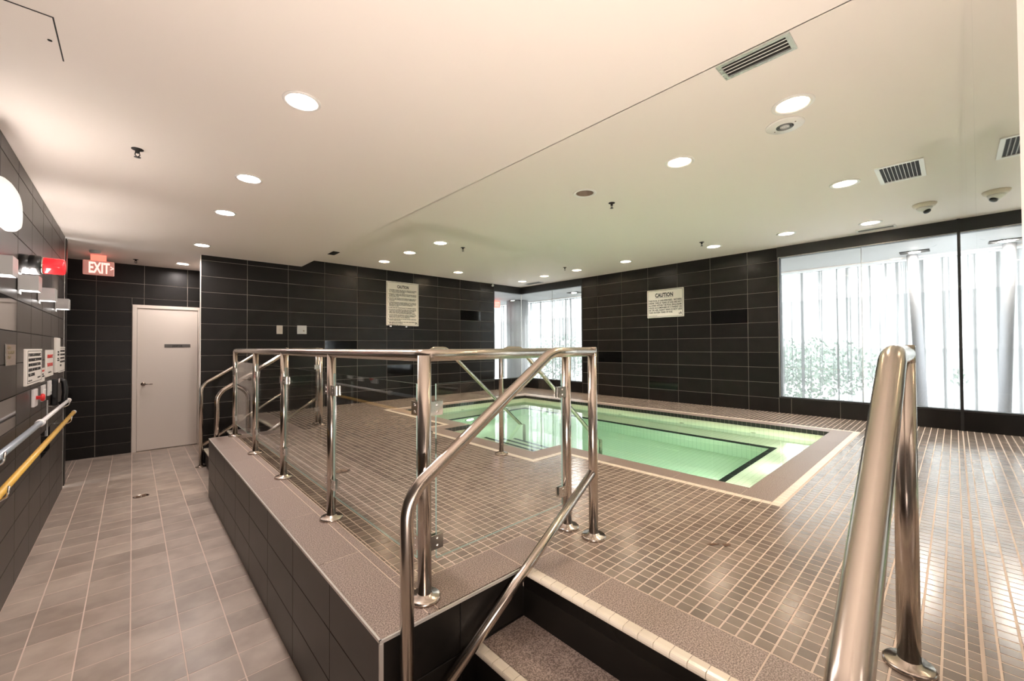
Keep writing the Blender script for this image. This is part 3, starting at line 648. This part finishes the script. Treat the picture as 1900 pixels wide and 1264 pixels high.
# outside: pale terrace, building and planting beyond the curtains
struct(obj('floor', MB().box(9.6, 60, -40, 50, -.6, -.3), mat('terrace paving', (.8, .8, .78), .8)), 'pale paving outside', 'floor')
b_ = thing('building', (24, 3, -.3), 'pale building with long horizontal bands outside the curtain', 'building')
obj('wall', MB().box(24, 30, -25, 34, -.3, 9), mat('outside wall', (.62, .64, .63), .8), b_)
for k in range(4): obj('band', MB().box(23.6, 24.02, -25, 34, .9+2.3*k, 1.7+2.3*k), mat('outside band', (.85, .85, .84), .7), b_)
for k, (yc, hh, wd, bl) in enumerate(((-1.5, 1.3, 1.6, 'leafy bush outside, beside the leaning column'), (2.8, 1.6, 1.8, 'leafy bush outside, behind the left part of the large window'), (7.2, 1.4, 1.9, 'leafy bush outside the corner window'), (11.0, 1.9, 2.0, 'tallest leafy bush outside, behind the round column'))):
    rnd = random.Random(k); mb = MB()
    for q in range(2600):
        a, c_ = rnd.uniform(0, 2*PI), rnd.uniform(-1, 1); rr = rnd.random()**.4
        p = Vector((12.5+wd*.6*rr*math.cos(a)*math.sqrt(1-c_*c_), yc+wd*rr*math.sin(a)*math.sqrt(1-c_*c_), -.3+hh*(.5+.5*rr*c_)))
        e1 = Vector((rnd.uniform(-1, 1), rnd.uniform(-1, 1), rnd.uniform(-1, 1))).normalized()*.06; e2 = e1.orthogonal().normalized()*.035
        mb.quad(p-e1, p+e2, p+e1, p-e2)
    t = obj('bush', mb, mat('outside leaves', (.30, .36, .30), .6)); tag(t, bl, 'bush', 'bushes outside the curtains')

# ------------------------------------------------------------------ door
d = thing('door_1', (.44, YD, LOW), 'white door with lever handle at the end of the corridor', 'door'); d['kind'] = 'structure'
obj('frame', MB().cbox(-.007, .052, YD-.03, YD+.06, LOW, 1.805, .003).cbox(.872, .93, YD-.03, YD+.06, LOW, 1.805, .003).cbox(.052, .872, YD-.03, YD+.06, 1.752, 1.805, .003), M['door'], d)
obj('leaf', MB().cbox(.056, .868, YD-.012, YD+.03, LOW+.012, 1.748, .002), M['door'], d)
h = obj('handle', MB().lathe((.135, YD-.012, .455), (0, -1, 0), [(.033, 0), (.033, .006), (.028, .010), (.012, .012), (.011, .05), (0, .05)], 20).tube([(.135, YD-.058, .455), (.20, YD-.062, .452), (.255, YD-.056, .452)], .009, .02, 12), M['steel'], d, 'lever handle')
obj('strike_plate', MB().box(.0515, .0535, YD-.036, YD-.03, .40, .51), M['steel'], d)

# ------------------------------------------------------------------ text
def text(s, mtl, parent, o, ud, vd, size, width=None, bold=0.0, align='LEFT', spacing=1.0, name='lettering', name_label=None):
    cu = bpy.data.curves.new('t', 'FONT'); cu.body = s; cu.size = size; cu.align_x = align; cu.offset = bold*size; cu.extrude = .0006; cu.space_line = spacing; cu.resolution_u = 2
    to = bpy.data.objects.new('t', cu); C.objects.link(to)
    dg = bpy.context.evaluated_depsgraph_get(); me = bpy.data.meshes.new_from_object(to.evaluated_get(dg))
    bpy.data.objects.remove(to); me.materials.clear(); me.materials.append(mtl)
    ud, vd = Vector(ud), Vector(vd); nn = ud.cross(vd)
    xs = [v.co.x for v in me.vertices]
    k = width/(max(xs)-min(xs)) if (width and xs) else 1.0
    mat4 = Matrix((ud*k, vd, nn)).transposed().to_4x4(); mat4.translation = Vector(o)+nn*.0008-org(parent)
    me.transform(mat4)
    ob = link(name, me, parent)
    return ob
X3, Y3, Z3 = (1, 0, 0), (0, 1, 0), (0, 0, 1); NY = (0, -1, 0)
# exit sign
ye = 8.80
t = thing('exit_sign', (-.385, ye, ZL), 'lit red EXIT sign hanging from the corridor ceiling', 'sign')
obj('housing', MB().cbox(-.556, -.216, ye, ye+.05, 2.18, 2.40, .012), M['exit_face'], t)
obj('canopy', MB().box(-.475, -.305, ye+.005, ye+.045, 2.40, ZL-.001), M['exit_pink'], t)
text('EXIT', M['exit_red'], t, (-.497, ye-.0005, 2.215), X3, Z3, .225, .225, .03)
text('>', M['exit_red'], t, (-.262, ye-.0005, 2.255), X3, Z3, .115, .036, .02, name='arrow')
t = thing('exit_sign', (7.90, 9.2, 2.452), 'small red exit sign in the hall, seen through the corner window', 'sign')
obj('housing', MB().cbox(7.76, 8.04, 9.2, 9.24, 2.215, 2.43, .008), M['exit_pink'], t)
obj('canopy', MB().box(7.84, 7.96, 9.205, 9.235, 2.43, 2.4515), M['white_metal'], t)
text('EXIT', M['exit_red'], t, (7.79, 9.1995, 2.25), X3, Z3, .20, .22, .03)
tag(obj('smoke_detector', MB().lathe((-.41, 8.45, ZL), (0, 0, -1), [(.062, 0), (.062, .018), (.05, .035), (.0, .04)], 24), M['grey_metal']), 'grey round smoke detector on the ceiling in front of the exit sign', 'detector')
# janitor plate
t = thing('door_plate', (.587, YD-.013, 1.08), 'grey JANITOR name plate on the white door', 'sign')
obj('plate', MB().cbox(.407, .767, YD-.017, YD-.012, 1.078, 1.138, .002), mat('plate grey', (.12, .11, .10), .4), t)
text('JANITOR', M['ink'], t, (.515, YD-.0175, 1.092), X3, Z3, .042, .145, .03)
# caution notices
def notice(x0, x1, z0, z1, name, label):
    t = thing(name, ((x0+x1)/2, YB, z0), label, 'sign'); return t
t = notice(3.736, 4.462, 1.506, 2.405, 'caution_sign', 'tall CAUTION notice with ten printed rules on the back wall')
obj('board', MB().cbox(3.736, 4.462, YB-.018, YB-.001, 1.506, 2.405, .004), M['sign_white'], t)
def rim(mb, a0, a1, z0, z1, f, w=.005, ax='x', pos=0, d=.001):
    for s in ((a0, a1, z0, z0+w), (a0, a1, z1-w, z1), (a0, a0+w, z0+w, z1-w), (a1-w, a1, z0+w, z1-w)):
        if ax == 'x': mb.box(s[0], s[1], pos-d, pos, s[2], s[3])
        else: mb.box(pos-d, pos+d, s[0], s[1], s[2], s[3])
    return mb
obj('border', rim(MB(), 3.752, 4.446, 1.522, 2.389, 0, .005, 'x', YB-.018), M['ink'], t)
text('CAUTION', M['ink'], t, (4.10, YB-.0185, 2.275), X3, Z3, .085, .26, .03, 'CENTER')
rules = ['1. CHILDREN UNDER THE AGE OF 12 ARE NOT ALLOWED\n   IN THE SPA UNLESS SUPERVISED BY A PERSON WHO\n   IS 16 YEARS OF AGE OR OLDER.',
 '2. PREGNANT WOMEN AND PERSONS WITH KNOWN HEALTH\n   OR MEDICAL CONDITIONS SHOULD CONSULT A PHYSICIAN\n   BEFORE USING A SPA.',
 '3. DO NOT USE THE SPA IF YOU HAVE AN OPEN SORE OR\n   RASH OR ARE EXPERIENCING NAUSEA, VOMITING OR\n   DIARRHEA.',
 '4. OVEREXPOSURE MAY CAUSE FAINTING. 10 TO 15 MINUTES\n   MAY BE EXCESSIVE FOR SOME INDIVIDUALS. COOL DOWN\n   PERIODICALLY AND LEAVE THE SPA IF NAUSEA OR\n   DIZZINESS OCCURS.',
 '5. ENTER AND EXIT THE SPA SLOWLY TO PREVENT SLIPPING.',
 '6. DO NOT PLAY OR SWIM NEAR DRAINS OR SUCTION DEVICES.\n   YOUR BODY, BODY PARTS, HAIR, JEWELLERY AND OTHER\n   OBJECTS MAY BECOME TRAPPED AND CAUSE INJURY.\n   PEOPLE WITH LONG HAIR SHOULD BE ESPECIALLY CAREFUL.',
 '7. DO NOT ENTER OR REMAIN IN A SPA IF A DRAIN COVER\n   OR SUCTION FITTING IS LOOSE, BROKEN OR MISSING.\n   IMMEDIATELY NOTIFY THE SPA OPERATOR.',
 '8. DO NOT USE ELECTRICAL DEVICES WITHIN A DISTANCE\n   UNSAFE FROM THE SPA.',
 '9. NO GLASS CONTAINERS OF ANY KIND ARE PERMITTED\n   WITHIN THE SPA OR DECK.',
 '10. MAXIMUM BATHER CAPACITY:']
z = 2.225
for r in rules:
    n = r.count('\n')+1
    text(r, M['ink'], t, (3.775, YB-.0185, z), X3, Z3, .0255, .63 if n > 1 or 'SLOWLY' in r else .33, .025, spacing=.95)
    z -= .0243*n+.012
text('REG. 565/90', M['ink'], t, (3.785, YB-.0185, 1.545), X3, Z3, .02, .14)
text('cA', M['ink'], t, (4.375, YB-.0185, 1.545), X3, Z3, .06, .055, .02, name='emblem')
for xx in (3.83, 4.18): obj('foot_clip', MB().cbox(xx-.025, xx+.025, YB-.012, YB-.001, 1.475, 1.506, .003), M['steel'], t)
ya, yb = 4.140, 3.405
t = thing('caution_sign', (XR, (ya+yb)/2, 1.612), 'wide CAUTION notice about bathers under twelve on the right wall', 'sign')
obj('board', MB().cbox(XR-.03, XR-.001, yb, ya, 1.612, 2.155, .01), M['sign_white'], t)
obj('border', rim(MB(), yb+.018, ya-.018, 1.63, 2.137, 0, .005, 'y', XR-.031), M['ink'], t)
fx = XR-.0312
text('CAUTION', M['ink'], t, (fx, 3.785, 2.01), NY, Z3, .105, .36, .035, 'CENTER')
obj('underline', MB().box(fx-.001, fx, 3.60, 3.965, 1.993, 1.998), M['ink'], t)
body = ['THIS POOL IS UNSUPERVISED.  BATHERS', 'UNDER TWELVE YEARS OF AGE ARE NOT', 'ALLOWED WITHIN THE POOL ENCLOSURE', 'UNLESS ACCOMPANIED BY A PARENT OR', 'HIS OR HER AGENT WHO IS NOT LESS', 'THAN SIXTEEN YEARS OF AGE.']
for k, s in enumerate(body): text(s, M['ink'], t, (fx, 4.105, 1.925-.0455*k), NY, Z3, .045, .665 if k < 5 else .49, .022)
text('REGULATION 565', M['ink'], t, (fx, 4.10, 1.645), NY, Z3, .018, .17)
text('cA', M['ink'], t, (fx, 3.50, 1.66), NY, Z3, .065, .06, .02, name='emblem')
# plates on the back wall
t = thing('wall_plate', (1.82, YB, 1.298), 'narrow beige switch plate on the back wall', 'switch'); obj('plate', MB().cbox(1.776, 1.868, YB-.012, YB-.001, 1.298, 1.444, .004), M['beige'], t); obj('toggle', MB().cbox(1.808, 1.836, YB-.018, YB-.012, 1.345, 1.40, .002), M['beige'], t)
t = thing('wall_plate', (2.17, YB, 1.303), 'wide grey metal plate with a small button on the back wall', 'switch'); obj('plate', MB().cbox(2.093, 2.248, YB-.012, YB-.001, 1.303, 1.452, .004), M['grey_metal'], t); obj('button', MB().lathe((2.20, YB-.012, 1.36), (0, -1, 0), [(.012, 0), (.012, .006), (0, .007)], 12), M['steel'], t)

# ------------------------------------------------------------------ things on the left wall
# up and down sconces
for k, (y, lb) in enumerate(((3.80, 'square grey up-down wall lamp cut by the left edge of the photo'), (4.715, 'second grey up-down wall lamp from the left edge'), (5.605, 'third grey up-down wall lamp from the left edge'), (6.705, 'fourth grey up-down wall lamp, farthest along the left wall'))):
    t = thing('wall_sconce', (XL, y+.08, 1.505), lb, 'lamp', 'up-down wall lamps')
    x = XL+.108
    mb = MB().box(XL+.006, XL+.012, y, y+.16, 1.507, 1.622).box(x-.006, x, y, y+.16, 1.507, 1.622).box(XL+.012, x-.006, y, y+.006, 1.507, 1.622).box(XL+.012, x-.006, y+.154, y+.16, 1.507, 1.622)
    obj('housing', mb, M['grey_metal'], t)
    obj('lower_lens', MB().box(XL+.0125, x-.0065, y+.0065, y+.1535, 1.509, 1.515), M['sconce_down'], t)
    obj('upper_lens', MB().box(XL+.0125, x-.0065, y+.0065, y+.1535, 1.610, 1.616), M['sconce_up'], t)
    obj('bracket', MB().box(XL, XL+.008, y+.04, y+.12, 1.48, 1.64), M['grey_metal'], t)
t = thing('wall_beacon', (XL, 4.82, 1.64), 'black wall beacon with a glowing red lens above the grey lamps', 'alarm light')
obj('base', MB().lathe((XL, 4.82, 1.716), (1, 0, 0), [(.074, 0), (.074, .045), (.070, .046), (.070, .052), (.074, .053), (.074, .11), (0, .11)], 28), M['black_plastic'], t)
obj('ring', MB().lathe((XL+.11, 4.82, 1.716), (1, 0, 0), [(.0, 0), (.066, 0), (.066, .012), (0, .012)], 28), M['steel'], t)
obj('lens', MB().lathe((XL+.122, 4.82, 1.716), (1, 0, 0), [(.062, 0), (.062, .10), (.055, .112), (0, .115)], 28), M['beacon'], t)
t = thing('bulkhead_lamp', (XL, 4.2, 1.86), 'white oval lamp cover high on the left wall at the photo edge', 'lamp')
mb = MB(); n = 32
def oval(r, x, zc=2.005, yc=4.19): return [(XL+x, yc+r*.33*math.copysign(abs(math.cos(2*PI*k/n))**.7, math.cos(2*PI*k/n)), zc+r*.148*math.copysign(abs(math.sin(2*PI*k/n))**.7, math.sin(2*PI*k/n))) for k in range(n)]
rings = [oval(1, 0), oval(1, .02), oval(.96, .04), oval(.85, .058), oval(.6, .068), oval(.2, .072)]
mb.add([v for r in rings for v in r], [(i*n+k, i*n+(k+1) % n, (i+1)*n+(k+1) % n, (i+1)*n+k) for i in range(5) for k in range(n)], True); mb.f.append([5*n+k for k in range(n)]); mb.sm.append(True)
obj('cover', mb, M['pearl'], t)
# notices: (y0, y1, z0, z1)
def lw_sign(y0, y1, z0, z1, label, m_=None, th=.012):
    t = thing('wall_notice', (XL, (y0+y1)/2, z0), label, 'sign'); obj('board', MB().cbox(XL+.0005, XL+th, y0, y1, z0, z1, .003), m_ or M['sign_white'], t); return t
f = 1.024; sx = XL+.0123
t = lw_sign(5.0, 5.74, .768, 1.066, 'white emergency notice with black lines of text on the left wall', None, .02); sx2 = XL+.0203
obj('border', rim(MB(), 5.03, 5.71, .785, 1.05, 0, .004, 'y', sx2), M['ink'], t)
for k, (s, w_) in enumerate((('IF THERE IS AN EMERGENCY', .60), ('PUSH EMERGENCY STOP BUTTON', .62), ('AND USE EMERGENCY PHONE.', .60), ('AUDIBLE AND VISUAL SIGNAL', .60), ('WILL ACTIVATE.', .30))):
    text(s, M['ink'], t, (sx2, 5.06, 1.005-.041*k), Y3, Z3, .034, w_, .03)
text('O. REG. 565', M['ink'], t, (sx2, 5.06, .80), Y3, Z3, .016, .16); text('IDENT', M['ink'], t, (sx2, 5.5, .81), Y3, Z3, .018, .15)
t = lw_sign(5.77, 5.99, .755, .885, 'tiny white label with red heading beside the emergency notice'); text('STOP', M['red_ink'], t, (sx, 5.82, .85), Y3, Z3, .024, .13, .03); text('PUSH\nBUTTON', M['ink'], t, (sx, 5.83, .82), Y3, Z3, .02, .11)
t = lw_sign(6.08, 6.57, .785, 1.055, 'white notice with large red EMERGENCY TELEPHONE lettering'); text('EMERGENCY', M['red_ink'], t, (sx, 6.13, .975), Y3, Z3, .045, .38, .04); text('TELEPHONE', M['red_ink'], t, (sx, 6.13, .89), Y3, Z3, .045, .38, .04); text('CALL 911', M['ink'], t, (sx, 6.2, .82), Y3, Z3, .022, .2)
t = lw_sign(6.70, 7.03, .805, 1.19, 'tall narrow white notice left of the last sign by the corner', None, .02); text('POOL\nRULES', M['ink'], t, (sx2, 6.80, 1.02), Y3, Z3, .03, .13, .02); text('NO DIVING\nNO RUNNING', M['ink'], t, (sx2, 6.78, .95), Y3, Z3, .02, .17)
t = lw_sign(7.06, 7.585, .787, 1.09, 'white framed notice at the outer corner of the left wall')
obj('border', rim(MB(), 7.08, 7.565, .803, 1.074, 0, .004, 'y', sx), M['ink'], t)
for k, (s, w_) in enumerate((('IN CASE OF EMERGENCY', .42), ('USE THE TELEPHONE', .42), ('LOCATED ON THIS', .38), ('WALL AND CALL FOR', .42), ('HELP.', .12))): text(s, M['ink'], t, (sx, 7.11, 1.03-.042*k), Y3, Z3, .03, w_, .03)
t = lw_sign(4.36, 4.68, .95, 1.10, 'brushed metal plate with engraved text near the left edge', M['steel'], .006)
text('POOL\nEMERGENCY\nSTOP', mat('engraving', (.25, .2, .12), .5), t, (XL+.0063, 4.42, 1.065), Y3, Z3, .034, .2, .02)
# switches under the notices
t = thing('emergency_button', (XL, 5.45, .565), 'small wall plate with a red mushroom stop button', 'button'); obj('plate', MB().cbox(XL+.0005, XL+.02, 5.36, 5.54, .565, .715, .004), M['white_plastic'], t)
obj('button', MB().lathe((XL+.02, 5.45, .64), (1, 0, 0), [(.016, 0), (.016, .025), (.032, .027), (.034, .040), (.026, .050), (0, .053)], 20), M['red_paint'], t)
for y, z_, lb in ((5.92, .57, 'white switch plate right of the red button'), (6.32, .59, 'white switch plate beside the black telephone')):
    t = thing('switch_plate', (XL, y, z_), lb, 'switch'); obj('plate', MB().cbox(XL+.0005, XL+.018, y-.08, y+.08, z_, z_+.15, .004), M['white_plastic'], t); obj('rocker', MB().cbox(XL+.018, XL+.024, y-.03, y+.03, z_+.04, z_+.11, .002), M['white_metal'], t)
t = thing('wall_telephone', (XL, 6.62, .46), 'black wall telephone above the pole hooks', 'telephone')
obj('body', MB().cbox(XL+.0005, XL+.05, 6.52, 6.72, .46, .74, .012), M['black_plastic'], t)
obj('handset', MB().tube([(XL+.06, 6.56, .735), (XL+.092, 6.56, .715), (XL+.10, 6.56, .60), (XL+.092, 6.56, .49), (XL+.06, 6.56, .47)], .024, .03, 14), M['black_plastic'], t)
obj('cradle', MB().cbox(XL+.05, XL+.065, 6.53, 6.59, .70, .745, .004), M['chrome'], t)
# pool poles on hooks
t = thing('telescopic_pole', (-.515, 4.9, .48), 'white and grey telescopic pool pole hanging along the left wall', 'pole')
obj('grey_tube', MB().tube([(-.515, 2.6, .50), (-.515, 4.76, .50)], .019), M['blue_grey'], t, 'blue grey outer tube')
obj('white_tube', MB().tube([(-.515, 4.76, .50), (-.515, 6.60, .50)], .0155), M['white_plastic'], t, 'white inner tube')
obj('collar', MB().lathe((-.515, 4.72, .50), (0, 1, 0), [(.021, 0), (.028, .01), (.028, .05), (.024, .09), (.017, .10)], 20), M['white_plastic'], t)
obj('end_cap', MB().lathe((-.515, 6.58, .50), (0, 1, 0), [(.018, 0), (.024, .015), (.024, .06), (.0, .07)], 20), M['white_plastic'], t)
t = thing('reaching_pole', (-.50, 5, .30), 'yellow reaching pole below the telescopic pole on the left wall', 'pole')
obj('shaft', MB().tube([(-.50, 2.2, .315), (-.50, 7.0, .325)], .0185), M['yellow'], t); obj('end_cap', MB().lathe((-.50, 6.98, .325), (0, 1, 0), [(.021, 0), (.021, .05), (0, .055)], 18), M['white_plastic'], t)
def hook(y, z_, lb):
    t = thing('pole_hook', (XL, y, z_), lb, 'hook')
    obj('back_plate', MB().cbox(XL+.0005, XL+.008, y-.02, y+.02, z_-.16, z_+.2, .002), M['grey_metal'], t)
    for zz, xx in ((.16, -.515), (-.015, -.50)):
        obj('arm', MB().tube([(XL+.006, y, z_+zz-.02), (xx, y, z_+zz-.04), (xx+.035, y, z_+zz-.02), (xx+.04, y, z_+zz+.035)], .005, .02, 10), M['chrome'], t)
hook(6.25, .345, 'chrome double hook holding the far ends of the poles'); hook(3.3, .345, 'chrome double hook holding the near ends of the poles')

# ------------------------------------------------------------------ ceiling fixtures
def led_light(x, y, lb):
    t = thing('downlight', (x, y, ZL), lb, 'light', 'LED downlights above the corridor')
    obj('trim_ring', MB().lathe((x, y, ZL), (0, 0, -1), [(.075, -.03), (.078, -.002), (.10, -.001), (.10, .004), (.094, .008), (.080, .006), (.070, -.004), (.066, -.012)], 36, caps=False), M['white_metal'], t)
    obj('lens', MB().lathe((x, y, ZL+.012), (0, 0, -1), [(.07, 0), (.066, .006), (0, .008)], 28), M['led'], t); return t
for (x, y), lb in zip(lo_l, ('largest LED downlight, nearest to the camera above the corridor', 'second LED downlight from the camera above the corridor', 'third LED downlight from the camera above the corridor', 'fourth LED downlight, beside the white metal corner trim', 'farthest LED downlight, above the white door')): led_light(x, y, lb)
lbl = dict(A='large warm recessed downlight next to the round ceiling speaker', B='warm recessed downlight past the speaker, before the unlit one', C='unlit recessed downlight in the middle of the pool ceiling', O='recessed downlight third from the back wall in the row nearest the ceiling step', N='recessed downlight second from the back wall in the row nearest the ceiling step', M='recessed downlight by the back wall near the small dark vent',
           D='recessed downlight beside the square white slatted vent', L='recessed downlight by the back wall above the right edge of the tall notice', F='recessed downlight by the big window next to the linear vent', E='recessed downlight second from the reflective wall in the window row', G='recessed downlight third from the reflective wall, lighting the tiled wall', H='recessed downlight above the wide caution notice', I='recessed downlight above the near edge of the corner window', J='recessed downlight above the joint of the corner window', K='recessed downlight in the far corner of the ceiling')
for nm, x, y in up_l:
    t = thing('downlight', (x, y, ZU), lbl[nm], 'light', 'recessed downlights above the pool')
    obj('trim_ring', MB().lathe((x, y, ZU), (0, 0, -1), [(.090, -.02), (.092, -.001), (.118, -.001), (.118, .004), (.112, .008), (.094, .007), (.088, .0)], 36, caps=False), M['white_metal'], t)
    obj('reflector', MB().lathe((x, y, ZU), (0, 0, -1), [(.090, .002), (.080, -.05), (.060, -.10)], 32, caps=False), M['off_cone'] if nm == 'C' else M['cone'], t)
    obj('lamp', MB().lathe((x, y, ZU+.09), (0, 0, -1), [(.066, 0), (.058, .006), (0, .008)], 28), M['off_lens'] if nm == 'C' else (M['warm'] if nm in 'ABONMLIJ' else M['cool']), t)
t = thing('ceiling_speaker', (3.375, .795, ZU), 'round white ceiling speaker beside the large warm downlight', 'speaker')
obj('plate', MB().lathe((3.375, .795, ZU), (0, 0, -1), [(.116, 0), (.116, .006), (.108, .011), (0, .013)], 36), M['white_metal'], t)
mb = MB()
for k in range(1, 6):
    r = .011*k; mb.lathe((3.375, .795, ZU-.0125), (0, 0, -1), [(r-.003, 0), (r-.003, .0015), (r, .0015), (r, 0)], 28)
obj('grille', mb, M['grey_metal'], t)
for s in (-1, 1): obj('screw', MB().lathe((3.375+s*.03, .795+s*.07, ZU-.012), (0, 0, -1), [(.005, 0), (.005, .002), (0, .003)], 8), M['steel'], t)
def vent(x0, x1, y0, y1, z, along, n, lb, fw=.02, m_=None, mslat=None):
    t = thing('ceiling_vent', ((x0+x1)/2, (y0+y1)/2, z), lb, 'vent')
    obj('frame', MB().box(x0, x1, y0, y0+fw, z-.010, z-.0005).box(x0, x1, y1-fw, y1, z-.010, z-.0005).box(x0, x0+fw, y0+fw, y1-fw, z-.010, z-.0005).box(x1-fw, x1, y0+fw, y1-fw, z-.010, z-.0005), m_ or M['white_metal'], t)
    obj('cavity', MB().box(x0+fw, x1-fw, y0+fw, y1-fw, z-.0015, z-.0005), M['dark'], t)
    for k in range(1, n):
        if along == 'y': c = x0+fw+(x1-x0-2*fw)*k/n; mb = MB().box(c-.0015, c+.0015, y0+fw, y1-fw, z-.005, z-.001)
        else: c = y0+fw+(y1-y0-2*fw)*k/n; mb = MB().box(x0+fw, x1-fw, c-.0015, c+.0015, z-.010, z-.001)
        obj('slat', mb, mslat or M['white_metal'], t)
vent(2.372, 2.535, .535, .885, ZU, 'y', 4, 'linear vent with a crinkled silver frame on the ceiling step', .022, mat('crinkled foil tape', (.62, .64, .60), .3, metal=.6, nscale=60, bump=.8))
vent(4.80, 5.32, .155, .465, ZU, 'x', 10, 'square white slatted vent near the reflective wall', .03)
vent(7.20, 7.36, .50, .90, ZU, 'y', 4, 'grey linear vent above the large window', .022, M['white_metal'], M['grey_metal'])
vent(7.13, 7.30, 6.75, 7.25, ZU, 'y', 5, 'grey vent in the far corner above the corner window', .015, M['grey_metal'], M['grey_metal'])
vent(2.335, 2.47, 6.80, 7.05, ZU, 'y', 4, 'small dark vent beside the ceiling step near the back wall', .008, M['dark'], M['dark'])
t = thing('dome_camera', (6.43, .208, ZU), 'cream dome security camera near the reflective wall', 'camera')
obj('base', MB().lathe((6.43, .208, ZU), (0, 0, -1), [(.10, 0), (.10, .008), (.088, .03), (.075, .04), (0, .04)], 32), mat('camera cream', (.70, .62, .50), .4), t)
obj('dome', MB().lathe((6.43, .208, ZU-.04), (0, 0, -1), [(.066, 0), (.06, .02), (.045, .04), (.02, .054), (0, .057)], 28), M['white_metal'], t)
obj('lens', MB().lathe((6.415, .19, ZU-.082), (-.55, -.5, -1), [(.032, .0), (.032, .012), (.02, .018), (0, .02)], 20), M['black_plastic'], t)
t = thing('bullet_camera', (6.46, 7.66, ZU), 'small white camera on the ceiling above the back wall', 'camera')
obj('base', MB().lathe((6.46, 7.66, ZU), (0, 0, -1), [(.03, 0), (.03, .01), (.012, .014), (.012, .05), (0, .05)], 16), M['white_metal'], t)
obj('body', MB().tube([(6.50, 7.70, ZU-.05), (6.40, 7.60, ZU-.075)], .025), M['white_metal'], t)
def sprinkler(x, y, z, lb):
    t = thing('sprinkler', (x, y, z), lb, 'sprinkler', 'ceiling sprinklers')
    obj('escutcheon', MB().lathe((x, y, z), (0, 0, -1), [(.034, 0), (.034, .004), (.018, .008), (.013, .012), (.013, .028), (0, .028)], 20), M['dark'], t)
    obj('frame_arms', MB().tube([(x-.010, y, z-.026), (x-.013, y, z-.042), (x, y, z-.058)], .003, .006, 8).tube([(x+.010, y, z-.026), (x+.013, y, z-.042), (x, y, z-.058)], .003, .006, 8), M['black_plastic'], t)
    obj('deflector', MB().lathe((x, y, z-.057), (0, 0, -1), [(.0, 0), (.019, .0), (.019, .002), (0, .003)], 16), M['black_plastic'], t)
sprinkler(.016, 3.936, ZL, 'sprinkler head on the corridor ceiling, nearest the camera'); sprinkler(.027, 8.85, ZL, 'sprinkler head on the corridor ceiling right of the exit sign')
sprinkler(3.812, 2.513, ZU, 'sprinkler head right of the unlit downlight'); sprinkler(3.79, 5.217, ZU, 'sprinkler head above the tall caution notice'); sprinkler(6.273, 2.566, ZU, 'sprinkler head left of the downlight above the right wall'); sprinkler(6.249, 5.207, ZU, 'sprinkler head in the far part of the pool ceiling')
t = thing('access_panel', (-.55, 2.78, ZL), 'flush ceiling access panel at the top left of the photo', 'panel')
obj('panel', MB().box(-.86+.0, -.262, 2.606, 2.962, ZL-.004, ZL-.0005), M['ceiling'], t)
obj('joint', MB().box(-.262, -.257, 2.60, 2.967, ZL-.0025, ZL-.0005).box(-.86, -.262, 2.60, 2.605, ZL-.0025, ZL-.0005), M['dark'], t)
obj('latch', MB().lathe((-.288, 2.80, ZL-.004), (0, 0, -1), [(.008, 0), (.008, .002), (0, .002)], 12), M['dark'], t)

# ------------------------------------------------------------------ small things on the floors
def drain(x, y, z, lb):
    t = thing('floor_drain', (x, y, z), lb, 'drain')
    obj('ring', MB().lathe((x, y, z), (0, 0, 1), [(.075, .0), (.075, .003), (.066, .004), (.064, .002), (0, .002)], 28), M['steel'], t)
    obj('grate', MB().box(x-.045, x-.005, y-.03, y+.03, z+.002, z+.0035).box(x+.005, x+.045, y-.03, y+.03, z+.002, z+.0035), mat('rusty grate', (.16, .09, .05), .6), t)
drain(.085, 6.575, LOW, 'round floor drain in the corridor'); drain(1.321, 3.597, 0, 'round floor drain on the deck behind the glass')
tag(obj('debris', MB().add([(2.305, .84, .002), (2.35, .825, .004), (2.355, .845, .002), (2.325, .865, .003), (2.275, .89, .002), (2.285, .91, .003), (2.255, .92, .002)], [(0, 1, 2), (0, 2, 3), (3, 4, 5), (4, 6, 5)]), mat('dead leaf', (.12, .06, .03), .7)), 'brown scrap of leaf lying on the deck tiles', 'debris')
